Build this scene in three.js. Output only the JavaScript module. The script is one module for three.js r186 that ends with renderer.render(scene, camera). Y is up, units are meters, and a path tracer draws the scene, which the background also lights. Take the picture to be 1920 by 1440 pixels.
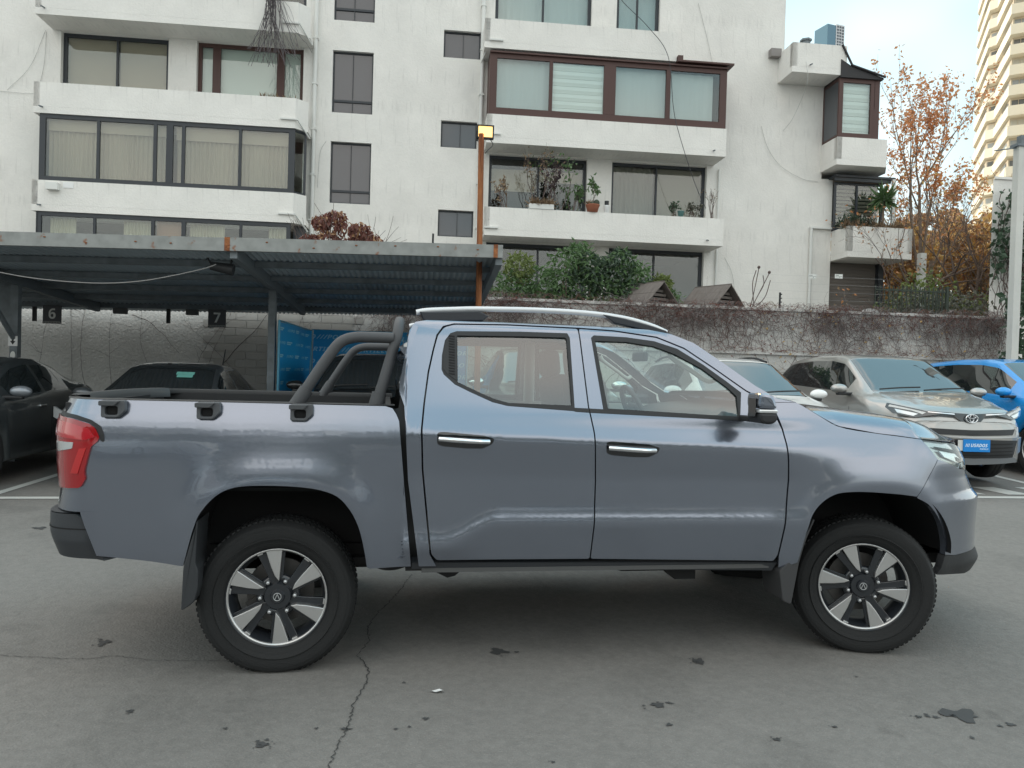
import * as THREE from 'three';
import { mergeGeometries } from 'three/addons/utils/BufferGeometryUtils.js';
import { RoundedBoxGeometry } from 'three/addons/geometries/RoundedBoxGeometry.js';

// ───────────────────────── camera, sky, sun, exposure ─────────────────────────
const scene = new THREE.Scene();
const camera = new THREE.PerspectiveCamera(53.13, 4 / 3, 0.1, 2000);
camera.position.set(0, 1.5, 0);
camera.rotation.set(-0.0138, 0, 0.0286, 'XYZ');
const renderer = new THREE.WebGLRenderer();
renderer.toneMapping = THREE.LinearToneMapping;
renderer.toneMappingExposure = 1.52;
renderer.shadowMap.enabled = true;
const SUN = new THREE.Vector3(-0.72, 0.17, -0.58).normalize();   // low evening sun, behind the flats on the left

let seed = 7;
const rnd = () => { seed = (seed + 0x6d2b79f5) | 0; let t = Math.imul(seed ^ (seed >>> 15), 1 | seed); t = (t + Math.imul(t ^ (t >>> 7), 61 | t)) ^ t; return ((t ^ (t >>> 14)) >>> 0) / 4294967296; };
const rr = (a, b) => a + (b - a) * rnd();
const clamp = (x, a, b) => Math.max(a, Math.min(b, x));
const sstep = (x, a, b) => { const t = clamp((x - a) / (b - a), 0, 1); return t * t * (3 - 2 * t); };
const lerp = (a, b, t) => a + (b - a) * t;
const PI = Math.PI;
// tileable value noise
const hash = (x, y, s) => { let h = Math.imul(x, 374761393) + Math.imul(y, 668265263) + Math.imul(s, 2147483647 ^ 1274126177); h = Math.imul(h ^ (h >>> 13), 1274126177); return ((h ^ (h >>> 16)) >>> 0) / 4294967296; };
function vnoise(u, v, n, s) {
  const x = u * n, y = v * n, xi = Math.floor(x), yi = Math.floor(y), fx = x - xi, fy = y - yi, m = (i) => ((i % n) + n) % n;
  const sx = fx * fx * (3 - 2 * fx), sy = fy * fy * (3 - 2 * fy);
  return lerp(lerp(hash(m(xi), m(yi), s), hash(m(xi + 1), m(yi), s), sx), lerp(hash(m(xi), m(yi + 1), s), hash(m(xi + 1), m(yi + 1), s), sx), sy);
}
const fbm = (u, v, n, s, o = 4) => { let a = 0, w = 0.5, t = 0; for (let i = 0; i < o; i++) { a += w * vnoise(u, v, n << i, s + i); t += w; w *= 0.5; } return a / t; };
const toS = (c) => (c <= 0.0031308 ? 12.92 * c : 1.055 * Math.pow(c, 1 / 2.4) - 0.055);
function tex(n, f, rx = 1, ry = rx, color = true) {        // f(u, v) gives linear rgb (or one value)
  const d = new Uint8Array(n * n * 4);
  for (let j = 0; j < n; j++) for (let i = 0; i < n; i++) {
    let c = f((i + 0.5) / n, (j + 0.5) / n); if (!Array.isArray(c)) c = [c, c, c];
    for (let k = 0; k < 3; k++) d[(j * n + i) * 4 + k] = 255 * clamp(color ? toS(c[k]) : c[k], 0, 1);
    d[(j * n + i) * 4 + 3] = 255;
  }
  const t = new THREE.DataTexture(d, n, n); t.wrapS = t.wrapT = THREE.RepeatWrapping; t.magFilter = THREE.LinearFilter; t.minFilter = THREE.LinearMipmapLinearFilter;
  if (color) t.colorSpace = THREE.SRGBColorSpace;
  t.repeat.set(rx, ry); t.needsUpdate = true; return t;
}
{ // pale evening sky with thin cloud, brighter round the sun and towards the horizon
  const W = 1024, H = 512, d = new Float32Array(W * H * 4), v = new THREE.Vector3();
  for (let j = 0; j < H; j++) for (let i = 0; i < W; i++) {
    const th = ((j + 0.5) / H - 0.5) * PI, ph = ((i + 0.5) / W - 0.5) * 2 * PI;
    v.set(Math.cos(th) * Math.cos(ph), Math.sin(th), Math.cos(th) * Math.sin(ph));
    const e = Math.max(0, v.y), hz = Math.pow(1 - e, 4);
    let c = [lerp(0.36, 0.86, hz), lerp(0.62, 0.87, hz), lerp(0.74, 0.80, hz)];
    const cl = fbm(i / W, j / H * 0.5 + 0.1, 8, 3, 5) * 0.6 + fbm(i / W + 0.37, j / H, 16, 11, 4) * 0.4, k = sstep(cl, 0.40, 0.60) * 0.9 * sstep(e, 0.02, 0.22) * (1 - 0.65 * sstep(-v.z + 0.5 * v.x, 0.55, 0.95));
    c = c.map((x, q) => lerp(x, [1.19, 1.12, 1.04][q], k));
    const a = Math.max(0, v.x * SUN.x + v.z * SUN.z) / Math.hypot(SUN.x, SUN.z);
    const glow = 0.22 * a * a * hz;
    c[0] += glow * 1.2; c[1] += glow; c[2] += glow * 0.7;
    const gnd = v.y < 0 ? 0.25 : 1, o = (j * W + i) * 4;
    for (let q = 0; q < 3; q++) d[o + q] = c[q] * gnd * 1.05;
    d[o + 3] = 1;
  }
  const t = new THREE.DataTexture(d, W, H, THREE.RGBAFormat, THREE.FloatType); t.mapping = THREE.EquirectangularReflectionMapping; t.magFilter = THREE.LinearFilter; t.needsUpdate = true;
  scene.background = t; scene.environment = t;
}
const sun = new THREE.DirectionalLight(new THREE.Color(1, 0.86, 0.66), 2.4);
sun.position.copy(SUN).multiplyScalar(160); sun.castShadow = true; sun.shadow.mapSize.set(2048, 2048); sun.shadow.radius = 2;
Object.assign(sun.shadow.camera, { left: -130, right: 130, top: 130, bottom: -130, near: 1, far: 400 });
scene.add(sun, sun.target);

// ───────────────────────── helpers ─────────────────────────
const taken = {};
const numbered = (n) => { const k = (taken[n] = (taken[n] ?? -1) + 1); return k ? `${n}_${String(k).padStart(3, '0')}` : n; };
function tag(o, label, category, group) { o.userData.label = label; o.userData.category = category; if (group) o.userData.group = group; return o; }
function thing(name, label, category, p = [0, 0, 0], turn = 0, group) {
  const o = new THREE.Group(); o.name = numbered(name); o.position.set(...p); o.rotation.y = turn; scene.add(o); return tag(o, label, category, group);
}
function shadow(o) { o.castShadow = o.receiveShadow = true; return o; }
function part(parent, name, geo, mat, kind) {
  if (Array.isArray(geo)) geo = merge(geo);
  const m = shadow(new THREE.Mesh(geo, mat)); m.name = name; if (kind) m.userData.kind = kind; parent.add(m); return m;
}
const each = (parent, name, geos, mat) => geos.map((g) => part(parent, name, g, mat));
function lone(name, label, category, geo, mat, p = [0, 0, 0], turn = 0, group) {
  const m = part(scene, numbered(name), geo, mat); m.position.set(...p); m.rotation.y = turn; return tag(m, label, category, group);
}
function structure(name, geo, mat, parent = scene) { const m = part(parent, parent === scene ? numbered(name) : name, geo, mat); if (parent === scene) m.userData.kind = 'structure'; return m; }
function merge(list) {
  list = list.flat(9).map((g) => { g = g.index ? g.toNonIndexed() : g; for (const k of Object.keys(g.attributes)) if (!['position', 'normal', 'uv'].includes(k)) g.deleteAttribute(k); if (!g.attributes.uv) g.setAttribute('uv', new THREE.BufferAttribute(new Float32Array(g.attributes.position.count * 2), 2)); return g; });
  return list.length > 1 ? mergeGeometries(list) : list[0];
}
// box given by its ranges; uv in metres
function bx(x0, x1, y0, y1, z0, z1) {
  const w = x1 - x0, h = y1 - y0, d = z1 - z0, g = new THREE.BoxGeometry(w, h, d), uv = g.attributes.uv, D = [[d, h], [d, h], [w, d], [w, d], [w, h], [w, h]];
  for (let i = 0; i < 24; i++) { const f = i >> 2; uv.setXY(i, uv.getX(i) * D[f][0] + x0 + z0, uv.getY(i) * D[f][1] + y0); }
  return g.translate((x0 + x1) / 2, (y0 + y1) / 2, (z0 + z1) / 2);
}
function rb(x0, x1, y0, y1, z0, z1, r = 0.01, seg = 2) { return new RoundedBoxGeometry(x1 - x0, y1 - y0, z1 - z0, seg, Math.min(r, (x1 - x0) / 2.01, (y1 - y0) / 2.01, (z1 - z0) / 2.01)).translate((x0 + x1) / 2, (y0 + y1) / 2, (z0 + z1) / 2); }
const V = (a) => new THREE.Vector3(a[0], a[1], a[2]);
function tube(pts, r, rad = 6, n = pts.length * 4, tension = 0.5) { return new THREE.TubeGeometry(new THREE.CatmullRomCurve3(pts.map(V), false, 'catmullrom', tension), n, r, rad); }
function rod(a, b, r0, r1 = r0, n = 6) {
  const A = V(a), B = V(b), d = B.clone().sub(A), g = new THREE.CylinderGeometry(r1, r0, d.length(), n, 1);
  return g.applyQuaternion(new THREE.Quaternion().setFromUnitVectors(new THREE.Vector3(0, 1, 0), d.clone().normalize())).translate(...A.add(B).multiplyScalar(0.5).toArray());
}
const shp = (pts, holes = []) => { const s = new THREE.Shape(pts.map((p) => new THREE.Vector2(...p))); s.holes = holes.map((h) => new THREE.Path(h.map((p) => new THREE.Vector2(...p)))); return s; };
function ext(pts, depth, holes = [], bevel = 0) { return new THREE.ExtrudeGeometry(shp(pts, holes), { depth, bevelEnabled: bevel > 0, bevelThickness: bevel, bevelSize: bevel, bevelOffset: -bevel, bevelSegments: 2, curveSegments: 8 }); }
// plan polygon (x, z) raised from y0 to y1
function slab(pts, y0, y1, holes = []) { const f = (l) => l.map(([x, z]) => [x, -z]); return ext(f(pts), y1 - y0, holes.map(f)).rotateX(-PI / 2).translate(0, y0, 0); }
const rect = (x0, x1, y0, y1) => [[x0, y0], [x1, y0], [x1, y1], [x0, y1]];
// rounds the corners of a closed outline
function rc(pts, r, n = 4) {
  const out = [];
  pts.forEach((p, i) => {
    const a = pts[(i + pts.length - 1) % pts.length], b = pts[(i + 1) % pts.length], la = Math.hypot(a[0] - p[0], a[1] - p[1]), lb = Math.hypot(b[0] - p[0], b[1] - p[1]);
    const rad = p[2] ?? r, ta = Math.min(rad, la * 0.48) / la, tb = Math.min(rad, lb * 0.48) / lb;
    if (rad <= 0) { out.push([p[0], p[1]]); return; }
    for (let k = 0; k <= n; k++) { const t = k / n, u = 1 - t; out.push([0, 1].map((q) => u * u * lerp(p[q], a[q], ta) + 2 * u * t * p[q] + t * t * lerp(p[q], b[q], tb))); }
  });
  return out;
}
const lin = (x, T) => { if (x <= T[0][0]) return T[0][1]; for (let i = 1; i < T.length; i++) if (x <= T[i][0]) return lerp(T[i - 1][1], T[i][1], (x - T[i - 1][0]) / (T[i][0] - T[i - 1][0])); return T[T.length - 1][1]; };
const soft = (x, T, d) => [-1, -0.5, 0, 0.5, 1].reduce((s, k) => s + lin(x + k * d, T), 0) / 5;
function raw(pos, nor, uv, idx) {
  const g = new THREE.BufferGeometry(); g.setAttribute('position', new THREE.Float32BufferAttribute(pos, 3));
  if (nor) g.setAttribute('normal', new THREE.Float32BufferAttribute(nor, 3));
  g.setAttribute('uv', new THREE.Float32BufferAttribute(uv ?? new Array(pos.length / 3 * 2).fill(0), 2)); if (idx) g.setIndex(idx);
  if (!nor) g.computeVertexNormals(); return g;
}
// A sheet-metal panel: outline (a, y) with holes, laid on the surface map(a, y) and turned in by a flange along its edges
function panel(outline, holes, map, h = 0.06, flange = 0.02) {
  const dense = (l) => { const o = []; l.forEach((p, i) => { const q = l[(i + 1) % l.length], n = Math.max(1, Math.ceil(Math.hypot(q[0] - p[0], q[1] - p[1]) / h)); for (let k = 0; k < n; k++) o.push([lerp(p[0], q[0], k / n), lerp(p[1], q[1], k / n)]); }); return o; };
  const ccw = (l, want) => (THREE.ShapeUtils.isClockWise(l.map((p) => ({ x: p[0], y: p[1] }))) === want ? l.slice().reverse() : l);
  const O = dense(ccw(outline, true)), Hs = holes.map((q) => dense(ccw(q, false))), P = [...O, ...Hs.flat()], v2 = (l) => l.map((p) => new THREE.Vector2(p[0], p[1]));
  let tris = THREE.ShapeUtils.triangulateShape(v2(O), Hs.map(v2));
  for (let pass = 0; pass < 12; pass++) {
    const mid = new Map(), key = (i, j) => (i < j ? i * 1e6 + j : j * 1e6 + i); let split = false; const next = [];
    const m = (i, j) => { if (Math.hypot(P[i][0] - P[j][0], P[i][1] - P[j][1]) <= h * 1.3) return -1; const k = key(i, j); if (!mid.has(k)) { mid.set(k, P.length); P.push([(P[i][0] + P[j][0]) / 2, (P[i][1] + P[j][1]) / 2]); } return mid.get(k); };
    for (const [a, b, c] of tris) {
      const x = m(a, b), y = m(b, c), z = m(c, a), n = (x >= 0) + (y >= 0) + (z >= 0); if (n) split = true;
      if (!n) next.push([a, b, c]);
      else if (n === 3) next.push([a, x, z], [x, b, y], [z, y, c], [x, y, z]);
      else if (n === 1) { if (x >= 0) next.push([a, x, c], [x, b, c]); else if (y >= 0) next.push([a, b, y], [a, y, c]); else next.push([a, b, z], [z, b, c]); }
      else if (x < 0) next.push([a, b, y], [a, y, z], [z, y, c]); else if (y < 0) next.push([b, c, z], [b, z, x], [x, z, a]); else next.push([c, a, x], [c, x, y], [y, x, b]);
    }
    tris = next; if (!split) break;
  }
  const pos = [], nor = [], uv = [], e = 0.004, A = new THREE.Vector3(), B = new THREE.Vector3();
  for (const [a, y] of P) {
    const p = map(a, y), p1 = map(a + e, y), p0 = map(a - e, y), q1 = map(a, y + e), q0 = map(a, y - e);
    A.set(p1[0] - p0[0], p1[1] - p0[1], p1[2] - p0[2]); B.set(q1[0] - q0[0], q1[1] - q0[1], q1[2] - q0[2]); A.cross(B).normalize();
    pos.push(...p); nor.push(A.x, A.y, A.z); uv.push(a, y);
  }
  const idx = tris.flat(), at = (i) => [pos[3 * i], pos[3 * i + 1], pos[3 * i + 2]], nn = (i) => [nor[3 * i], nor[3 * i + 1], nor[3 * i + 2]];
  const base = raw(pos, nor, uv, idx); if (!flange) return base;
  const fp = []; let off = 0;
  for (const ring of [O, ...Hs]) {
    const n = ring.length;
    for (let i = 0; i < n; i++) { const a = at(off + i), b = at(off + ((i + 1) % n)), na = nn(off + i), nb = nn(off + ((i + 1) % n)), a2 = a.map((x, k) => x - na[k] * flange), b2 = b.map((x, k) => x - nb[k] * flange); fp.push(...a, ...a2, ...b, ...b, ...a2, ...b2); }
    off += n;
  }
  return merge([base, raw(fp)]);
}
function mirrorZ(g) { g = Array.isArray(g) ? merge(g) : g.clone(); const i = g.index; g.scale(1, 1, -1); if (i) { for (let k = 0; k < i.count; k += 3) { const t = i.getX(k); i.setX(k, i.getX(k + 1)); i.setX(k + 1, t); } } else { const n = g.attributes; for (const at of Object.values(n)) for (let k = 0; k < at.count; k += 3) for (let c = 0; c < at.itemSize; c++) { const t = at.array[k * at.itemSize + c]; at.array[k * at.itemSize + c] = at.array[(k + 1) * at.itemSize + c]; at.array[(k + 1) * at.itemSize + c] = t; } } return g; }
function grid(nu, nv, f) { // f(u, v) in 0..1
  const pos = [], uv = [], idx = [];
  for (let j = 0; j <= nv; j++) for (let i = 0; i <= nu; i++) { pos.push(...f(i / nu, j / nv)); uv.push(i / nu, j / nv); }
  for (let j = 0; j < nv; j++) for (let i = 0; i < nu; i++) { const a = j * (nu + 1) + i, b = a + 1, c = a + nu + 1, d = c + 1; idx.push(a, b, d, a, d, c); }
  return raw(pos, null, uv, idx);
}
// the yard's own axes: u along the flats, w towards the camera; they stand 6 degrees off the picture plane
const TH = 0.1076, CU = Math.cos(TH), SU = Math.sin(TH);
const L = (u, y, w) => [u * CU + w * SU, y, -u * SU + w * CU];
const gy = (z) => { const d = Math.min(25, -z); return d < 4.9 ? 0 : d < 7.5 ? 0.1225 * (d - 4.9) / 2.6 : 0.035 * (d - 4); };          // the yard climbs gently towards the wall
const gnd = (x, z) => gy(z) * lerp(0.45, 1.05, clamp((x + 5) / 7.5, -0.1, 1));   // and is lower on the left
const gl = (u, w) => { const p = L(u, 0, w); return gnd(p[0], p[2]); };

// ───────────────────────── materials ─────────────────────────
const std = (c, rough = 0.7, o = {}) => { const m = new THREE.MeshPhysicalMaterial({ roughness: rough, ...o }); if (Array.isArray(c)) m.color.setRGB(...c); else m.color.set(c); return m; };
const tStucco = tex(512, (u, v) => { const n = fbm(u, v, 6, 1, 5), g = fbm(u, v, 64, 9, 2), s = 0.79 + 0.10 * (n - 0.5) + 0.04 * (g - 0.5) - 0.04 * sstep(fbm(u, v, 3, 21, 5), 0.55, 0.8) - 0.07 * sstep(vnoise((u * 8) % 1, v, 7, 23) * 0.7 + vnoise((u * 32) % 1, v, 9, 25) * 0.3, 0.62, 0.9); return [s, s * 0.972, s * 0.922]; }, 1 / 3);
const bStucco = tex(512, (u, v) => fbm(u, v, 40, 5, 3), 1 / 1.2, 1 / 1.2, false);
const bFine = tex(256, (u, v) => fbm(u, v, 64, 15, 2), 1 / 0.3, 1 / 0.3, false);
const tAsph = tex(2048, (u, v) => { const n = fbm(u, v, 4, 31, 4), g = hash(Math.floor(u * 2048), Math.floor(v * 2048), 4), g2 = fbm(u, v, 230, 36, 2), s = 0.188 + 0.055 * (n - 0.5) + 0.04 * (g - 0.5) + 0.04 * (g2 - 0.5) - 0.02 * sstep(fbm(u, v, 18, 39, 3), 0.55, 0.75) + 0.05 * (g > 0.985 ? 1 : 0) - 0.022 * sstep(vnoise(u, v, 34, 43) * 0.8 + 0.2 * vnoise(u, v, 140, 44), 0.86, 0.95); return [s * 1.05, s, s * 0.93]; }, 1 / 7);
const bAsph = tex(1024, (u, v) => fbm(u, v, 180, 40, 2), 1 / 1.7, 1 / 1.7, false);
const tGrime = tex(512, (u, v) => { const n = fbm(u, v, 4, 51, 5), g = fbm(u, v, 80, 52, 2), s = 0.54 + 0.2 * (n - 0.5) + 0.08 * (g - 0.5); return [s, s * 0.975, s * 0.93]; }, 1 / 2.5);
const tRust = tex(512, (u, v) => { const k = sstep(fbm(u, v, 8, 61, 5), 0.4, 0.62), g = fbm(u, v, 60, 62, 2); return [lerp(0.20, 0.34, k) * (0.6 + 0.7 * g), lerp(0.07, 0.13, k) * (0.6 + 0.7 * g), lerp(0.03, 0.05, k) * (0.6 + 0.7 * g)]; }, 1);
const tBeam = tex(512, (u, v) => { const k = sstep(fbm(u, v, 9, 71, 5), 0.66, 0.74), n = fbm(u, v, 20, 74, 3), b = [0.22 + 0.12 * n, 0.23 + 0.12 * n, 0.22 + 0.12 * n]; return b.map((x, q) => lerp(x, [0.24, 0.1, 0.05][q], k)); }, 1 / 1.6);
const tWood = tex(256, (u, v) => { const g = fbm(u * 0.2, v, 40, 81, 3); return [0.11 + 0.1 * g, 0.095 + 0.085 * g, 0.085 + 0.08 * g]; }, 1);
const tBark = tex(256, (u, v) => { const g = fbm(u, v * 0.3, 24, 91, 3); return [0.12 + 0.16 * g, 0.09 + 0.12 * g, 0.07 + 0.09 * g]; }, 2);
const M = {
  stucco: std([1, 1, 1], 0.92, { map: tStucco, bumpMap: bStucco, bumpScale: 0.0045 }),
  asphalt: std([1, 1, 1], 0.93, { map: tAsph, bumpMap: bAsph, bumpScale: 0.0025 }),
  line: std([0.55, 0.55, 0.52], 0.85, { bumpMap: bAsph, bumpScale: 0.004 }),
  stain: std([0.062, 0.062, 0.062], 0.75), crack: std([0.055, 0.054, 0.052], 1),
  wall: std([1, 1, 1], 0.92, { map: tGrime, bumpMap: bStucco, bumpScale: 0.012 }),
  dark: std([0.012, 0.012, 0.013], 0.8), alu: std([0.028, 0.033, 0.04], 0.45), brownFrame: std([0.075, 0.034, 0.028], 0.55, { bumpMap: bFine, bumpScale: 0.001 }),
  pane: std([0.065, 0.07, 0.08], 0.04, { ior: 1.7, bumpMap: tex(128, (u, v) => fbm(u, v, 3, 17, 2), 0.5, 0.5, false), bumpScale: 0.003 }),
  glass: new THREE.MeshPhysicalMaterial({ color: 0xf3f8f6, roughness: 0.01, transmission: 1, thickness: 0, ior: 1.65 }),
  carWindow: new THREE.MeshPhysicalMaterial({ color: 0xdff0ea, roughness: 0.01, transmission: 1, thickness: 0, ior: 2.25 }),
  curtain: std([0.37, 0.285, 0.22], 0.95), blind: std([0.66, 0.66, 0.64], 0.8), brownWall: std([0.30, 0.26, 0.22], 0.95), shade: std([0.39, 0.30, 0.235], 0.9), skyPaleNet: std([0.52, 0.53, 0.54], 0.95),  // the last, pale grey cloth also has reflected sky painted into it
  pvc: std([0.72, 0.72, 0.69], 0.6), rust: std([1, 1, 1], 0.9, { map: tRust, bumpMap: bFine, bumpScale: 0.002 }), beam: std([1, 1, 1], 0.6, { map: tBeam }),
  steel: std([0.22, 0.25, 0.27], 0.6, { map: tex(256, (u, v) => { const s = 0.75 + 0.5 * (fbm(u, v, 10, 19, 4) - 0.5); return [s, s, s]; }, 1) }), zinc: std([0.20, 0.245, 0.275], 0.5, { metalness: 0.3, map: tex(256, (u, v) => { const s = 0.8 + 0.6 * (fbm(u, v, 6, 29, 4) - 0.5); return [s, s, s]; }, 0.7) }),
  wood: std([1, 1, 1], 0.95, { map: tWood, bumpMap: tWood, bumpScale: 0.004 }), bark: std([1, 1, 1], 0.95, { map: tBark, bumpMap: tBark, bumpScale: 0.01 }),
  twig: std([0.12, 0.088, 0.078], 0.95), redTwig: std([0.16, 0.065, 0.05], 0.95),
  chrome: std([0.82, 0.83, 0.85], 0.08, { metalness: 1 }), silver: std([0.62, 0.63, 0.64], 0.35, { metalness: 0.8 }),
  black: std([0.018, 0.019, 0.021], 0.55, { bumpMap: bFine, bumpScale: 0.0006 }), gloss: std([0.012, 0.013, 0.015], 0.08, { clearcoat: 1 }), rubber: std([0.013, 0.0135, 0.014], 0.8, { bumpMap: bFine, bumpScale: 0.0015 }),
  screenGlass: std([0.03, 0.034, 0.036], 0.02, { ior: 2.6 }), carGlass: std([0.014, 0.018, 0.019], 0.02, { ior: 2.1 }), white: std([0.78, 0.78, 0.77], 0.5), red: std([0.33, 0.006, 0.01], 0.12, { clearcoat: 1 }), lens: std([0.75, 0.77, 0.78], 0.1, { metalness: 0.6, clearcoat: 1 }),
  terracotta: std([0.33, 0.12, 0.07], 0.9), green: std([0.03, 0.06, 0.03], 0.7), ironGreen: std([0.02, 0.03, 0.02], 0.6),
};
const leafMat = (c, t = 0.45) => std(c, 0.75, { side: THREE.DoubleSide, transmission: t, thickness: 0 });
M.leafGreen = leafMat([0.10, 0.19, 0.06]); M.leafDark = leafMat([0.04, 0.085, 0.04]); M.leafLime = leafMat([0.17, 0.22, 0.05]);
M.leafOrange = leafMat([0.66, 0.29, 0.11]); M.leafGold = leafMat([0.68, 0.45, 0.16]); M.leafBrown = leafMat([0.45, 0.25, 0.12]); M.leafRed = leafMat([0.2, 0.065, 0.045]); M.leafDry = leafMat([0.30, 0.2, 0.11]); M.leafGrey = leafMat([0.10, 0.10, 0.07]);
const paint = (c, o = {}) => std(c, 0.42, { metalness: 0.45, clearcoat: 1, clearcoatRoughness: 0.02, ...o });
// points inside a set of round clumps, denser towards their skins
const clumped = (list) => () => { const c = list[Math.floor(rnd() * list.length)], a = rr(0, 6.28), b = rr(-1, 1), r = c[3] * Math.cbrt(rr(0.2, 1)), h = Math.sqrt(1 - b * b); return [c[0] + r * h * Math.cos(a), c[1] + r * b * 0.8, c[2] + r * h * Math.sin(a)]; };
// leaves: bent pairs of triangles scattered by at() -> [x, y, z]
function leaves(n, at, size, aspect = 0.55, droop = 0.3) {
  const pos = [], a = new THREE.Vector3(), b = new THREE.Vector3(), c = new THREE.Vector3();
  for (let i = 0; i < n; i++) {
    const p = at(i); if (!p) continue; const s = size * rr(0.6, 1.3);
    a.set(rr(-1, 1), rr(-1, 1) - droop, rr(-1, 1)).normalize().multiplyScalar(s); b.set(rr(-1, 1), rr(-0.6, 0.6), rr(-1, 1)).cross(a).normalize().multiplyScalar(s * aspect * 0.5); c.crossVectors(a, b).normalize().multiplyScalar(s * 0.12);
    const q = (x, y, z) => pos.push(p[0] + x, p[1] + y, p[2] + z), m = a.clone().multiplyScalar(0.45);
    const l = m.clone().add(b).add(c), r = m.clone().sub(b).add(c);
    q(0, 0, 0); q(l.x, l.y, l.z); q(a.x, a.y, a.z); q(0, 0, 0); q(a.x, a.y, a.z); q(r.x, r.y, r.z);
  }
  return raw(pos);
}
function canvasTex(w, h, draw) { const c = document.createElement('canvas'); c.width = w; c.height = h; const x = c.getContext('2d'); draw(x, w, h); const t = new THREE.CanvasTexture(c); t.colorSpace = THREE.SRGBColorSpace; t.anisotropy = 4; return t; }

// ───────────────────────── ground ─────────────────────────
{
  const zs = [150, 20, 6, 0, -3, -4.9, -6, -7.5, -10, -14, -18, -25, -60, -1500], xs = [-1500, -60, -20, -8, -5.75, -5, -4, -3, -2, -1, 0, 1, 2, 2.5, 5, 8, 20, 60, 1500], pos = [], uv = [], idx = [], n = xs.length;
  zs.forEach((z) => xs.forEach((x) => { pos.push(x, gnd(x, z), z); uv.push(x, z); }));
  for (let j = 0; j < zs.length - 1; j++) for (let i = 0; i < n - 1; i++) { const a = j * n + i; idx.push(a, a + n, a + 1, a + 1, a + n, a + n + 1); }
  const gr = structure('ground', raw(pos, null, uv, idx), M.asphalt); gr.castShadow = false;
  const lay = (l, h = 0.004) => raw(l.flatMap((t) => t.flatMap(([x, z]) => [x, gnd(x, z) + h, z])), null, l.flatMap((t) => t.flatMap(([x, z]) => [x, z])));
  const ribbon = (pts, w0) => { // wandering crack, a thin strip of changing width
    const fine = []; for (let i = 0; i < pts.length - 1; i++) { const n = Math.ceil(Math.hypot(pts[i + 1][0] - pts[i][0], pts[i + 1][1] - pts[i][1]) / 0.018); for (let k = 0; k < n; k++) fine.push([lerp(pts[i][0], pts[i + 1][0], k / n) + rr(-0.008, 0.008), lerp(pts[i][1], pts[i + 1][1], k / n) + rr(-0.008, 0.008)]); }
    const tr = []; for (let i = 0; i < fine.length - 1; i++) { const [x, z] = fine[i], [X, Z] = fine[i + 1], a = w0 * rr(0.3, 1), d = Math.hypot(X - x, Z - z) || 1, nx = -(Z - z) / d * a, nz = (X - x) / d * a; tr.push([[x - nx, z - nz], [x + nx, z + nz], [X + nx, Z + nz]], [[x - nx, z - nz], [X + nx, Z + nz], [X - nx, Z - nz]]); }
    return tr.map((t) => { const [a, b, c] = t, s = (b[0] - a[0]) * (c[1] - a[1]) - (b[1] - a[1]) * (c[0] - a[0]); return s > 0 ? [a, c, b] : t; });
  };
  const crackA = [[-0.686, -5.535], [-0.716, -5.162], [-0.785, -4.733], [-0.799, -4.458], [-0.748, -4.217], [-0.768, -3.996], [-0.674, -3.822], [-0.655, -3.627], [-0.671, -3.42], [-0.643, -3.213], [-0.653, -3.027], [-0.645, -2.863], [-0.60, -2.4], [-0.66, -1.9]];
  part(gr, 'crack', lay(ribbon(crackA, 0.0036)), M.crack); part(gr, 'crack', lay(ribbon([[-2.9, -3.83], [-2.545, -3.858], [-2.143, -3.838], [-1.972, -3.895], [-1.788, -3.851], [-1.471, -3.868], [-1.142, -3.85]], 0.0022)), M.crack);
  const spot = (x, z, rx, rz, blobs = 1) => { const tr = []; for (let b = 0; b < blobs; b++) { const k = b ? rr(0.12, 0.4) : 1, cx = x + (b ? rr(-1.8, 1.8) * rx : 0), cz = z + (b ? rr(-1.4, 1.4) * rz : 0), n = 18, P = []; const f1 = rr(0, 6), f2 = rr(0, 6); for (let i = 0; i < n; i++) { const t = -i / n * 2 * PI, q = k * (0.75 + 0.2 * Math.sin(3 * t + f1) + 0.16 * Math.sin(5 * t + f2) + rr(-0.1, 0.1)); P.push([cx + rx * q * Math.cos(t), cz + rz * q * Math.sin(t)]); } for (let i = 0; i < n; i++) tr.push([[cx, cz], P[i], P[(i + 1) % n]]); } return lay(tr); };
  for (const s of [[-0.031, -4.113, 0.058, 0.058, 3], [-2.136, -4.076, 0.034, 0.05, 9], [1.032, -4.055, 0.04, 0.05, 6], [0.708, -3.494, 0.04, 0.03, 8], [0.722, -3.298, 0.017, 0.017, 1], [1.447, -3.323, 0.016, 0.011, 2], [2.087, -3.484, 0.105, 0.085, 7], [1.878, -3.449, 0.018, 0.018, 3], [-1.142, -3.148, 0.013, 0.01, 1], [-0.772, -3.171, 0.01, 0.01, 2], [-0.651, -3.174, 0.032, 0.012, 3], [-0.444, -3.186, 0.011, 0.01, 2], [-0.391, -3.209, 0.009, 0.01, 1], [-0.331, -3.288, 0.017, 0.015, 2], [-0.478, -3.664, 0.011, 0.012, 1], [-4.05, -6.629, 0.07, 0.06, 2], [2.005, -3.254, 0.012, 0.012, 2], [1.15, -3.19, 0.02, 0.016, 6], [-1.6, -3.28, 0.02, 0.02, 7], [-0.95, -3.02, 0.03, 0.03, 12], [2.45, -3.5, 0.02, 0.012, 2], [0.2, -2.95, 0.01, 0.008, 3], [1.8, -3.9, 0.01, 0.01, 2]]) part(gr, 'stain', spot(...s), M.stain);
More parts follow.
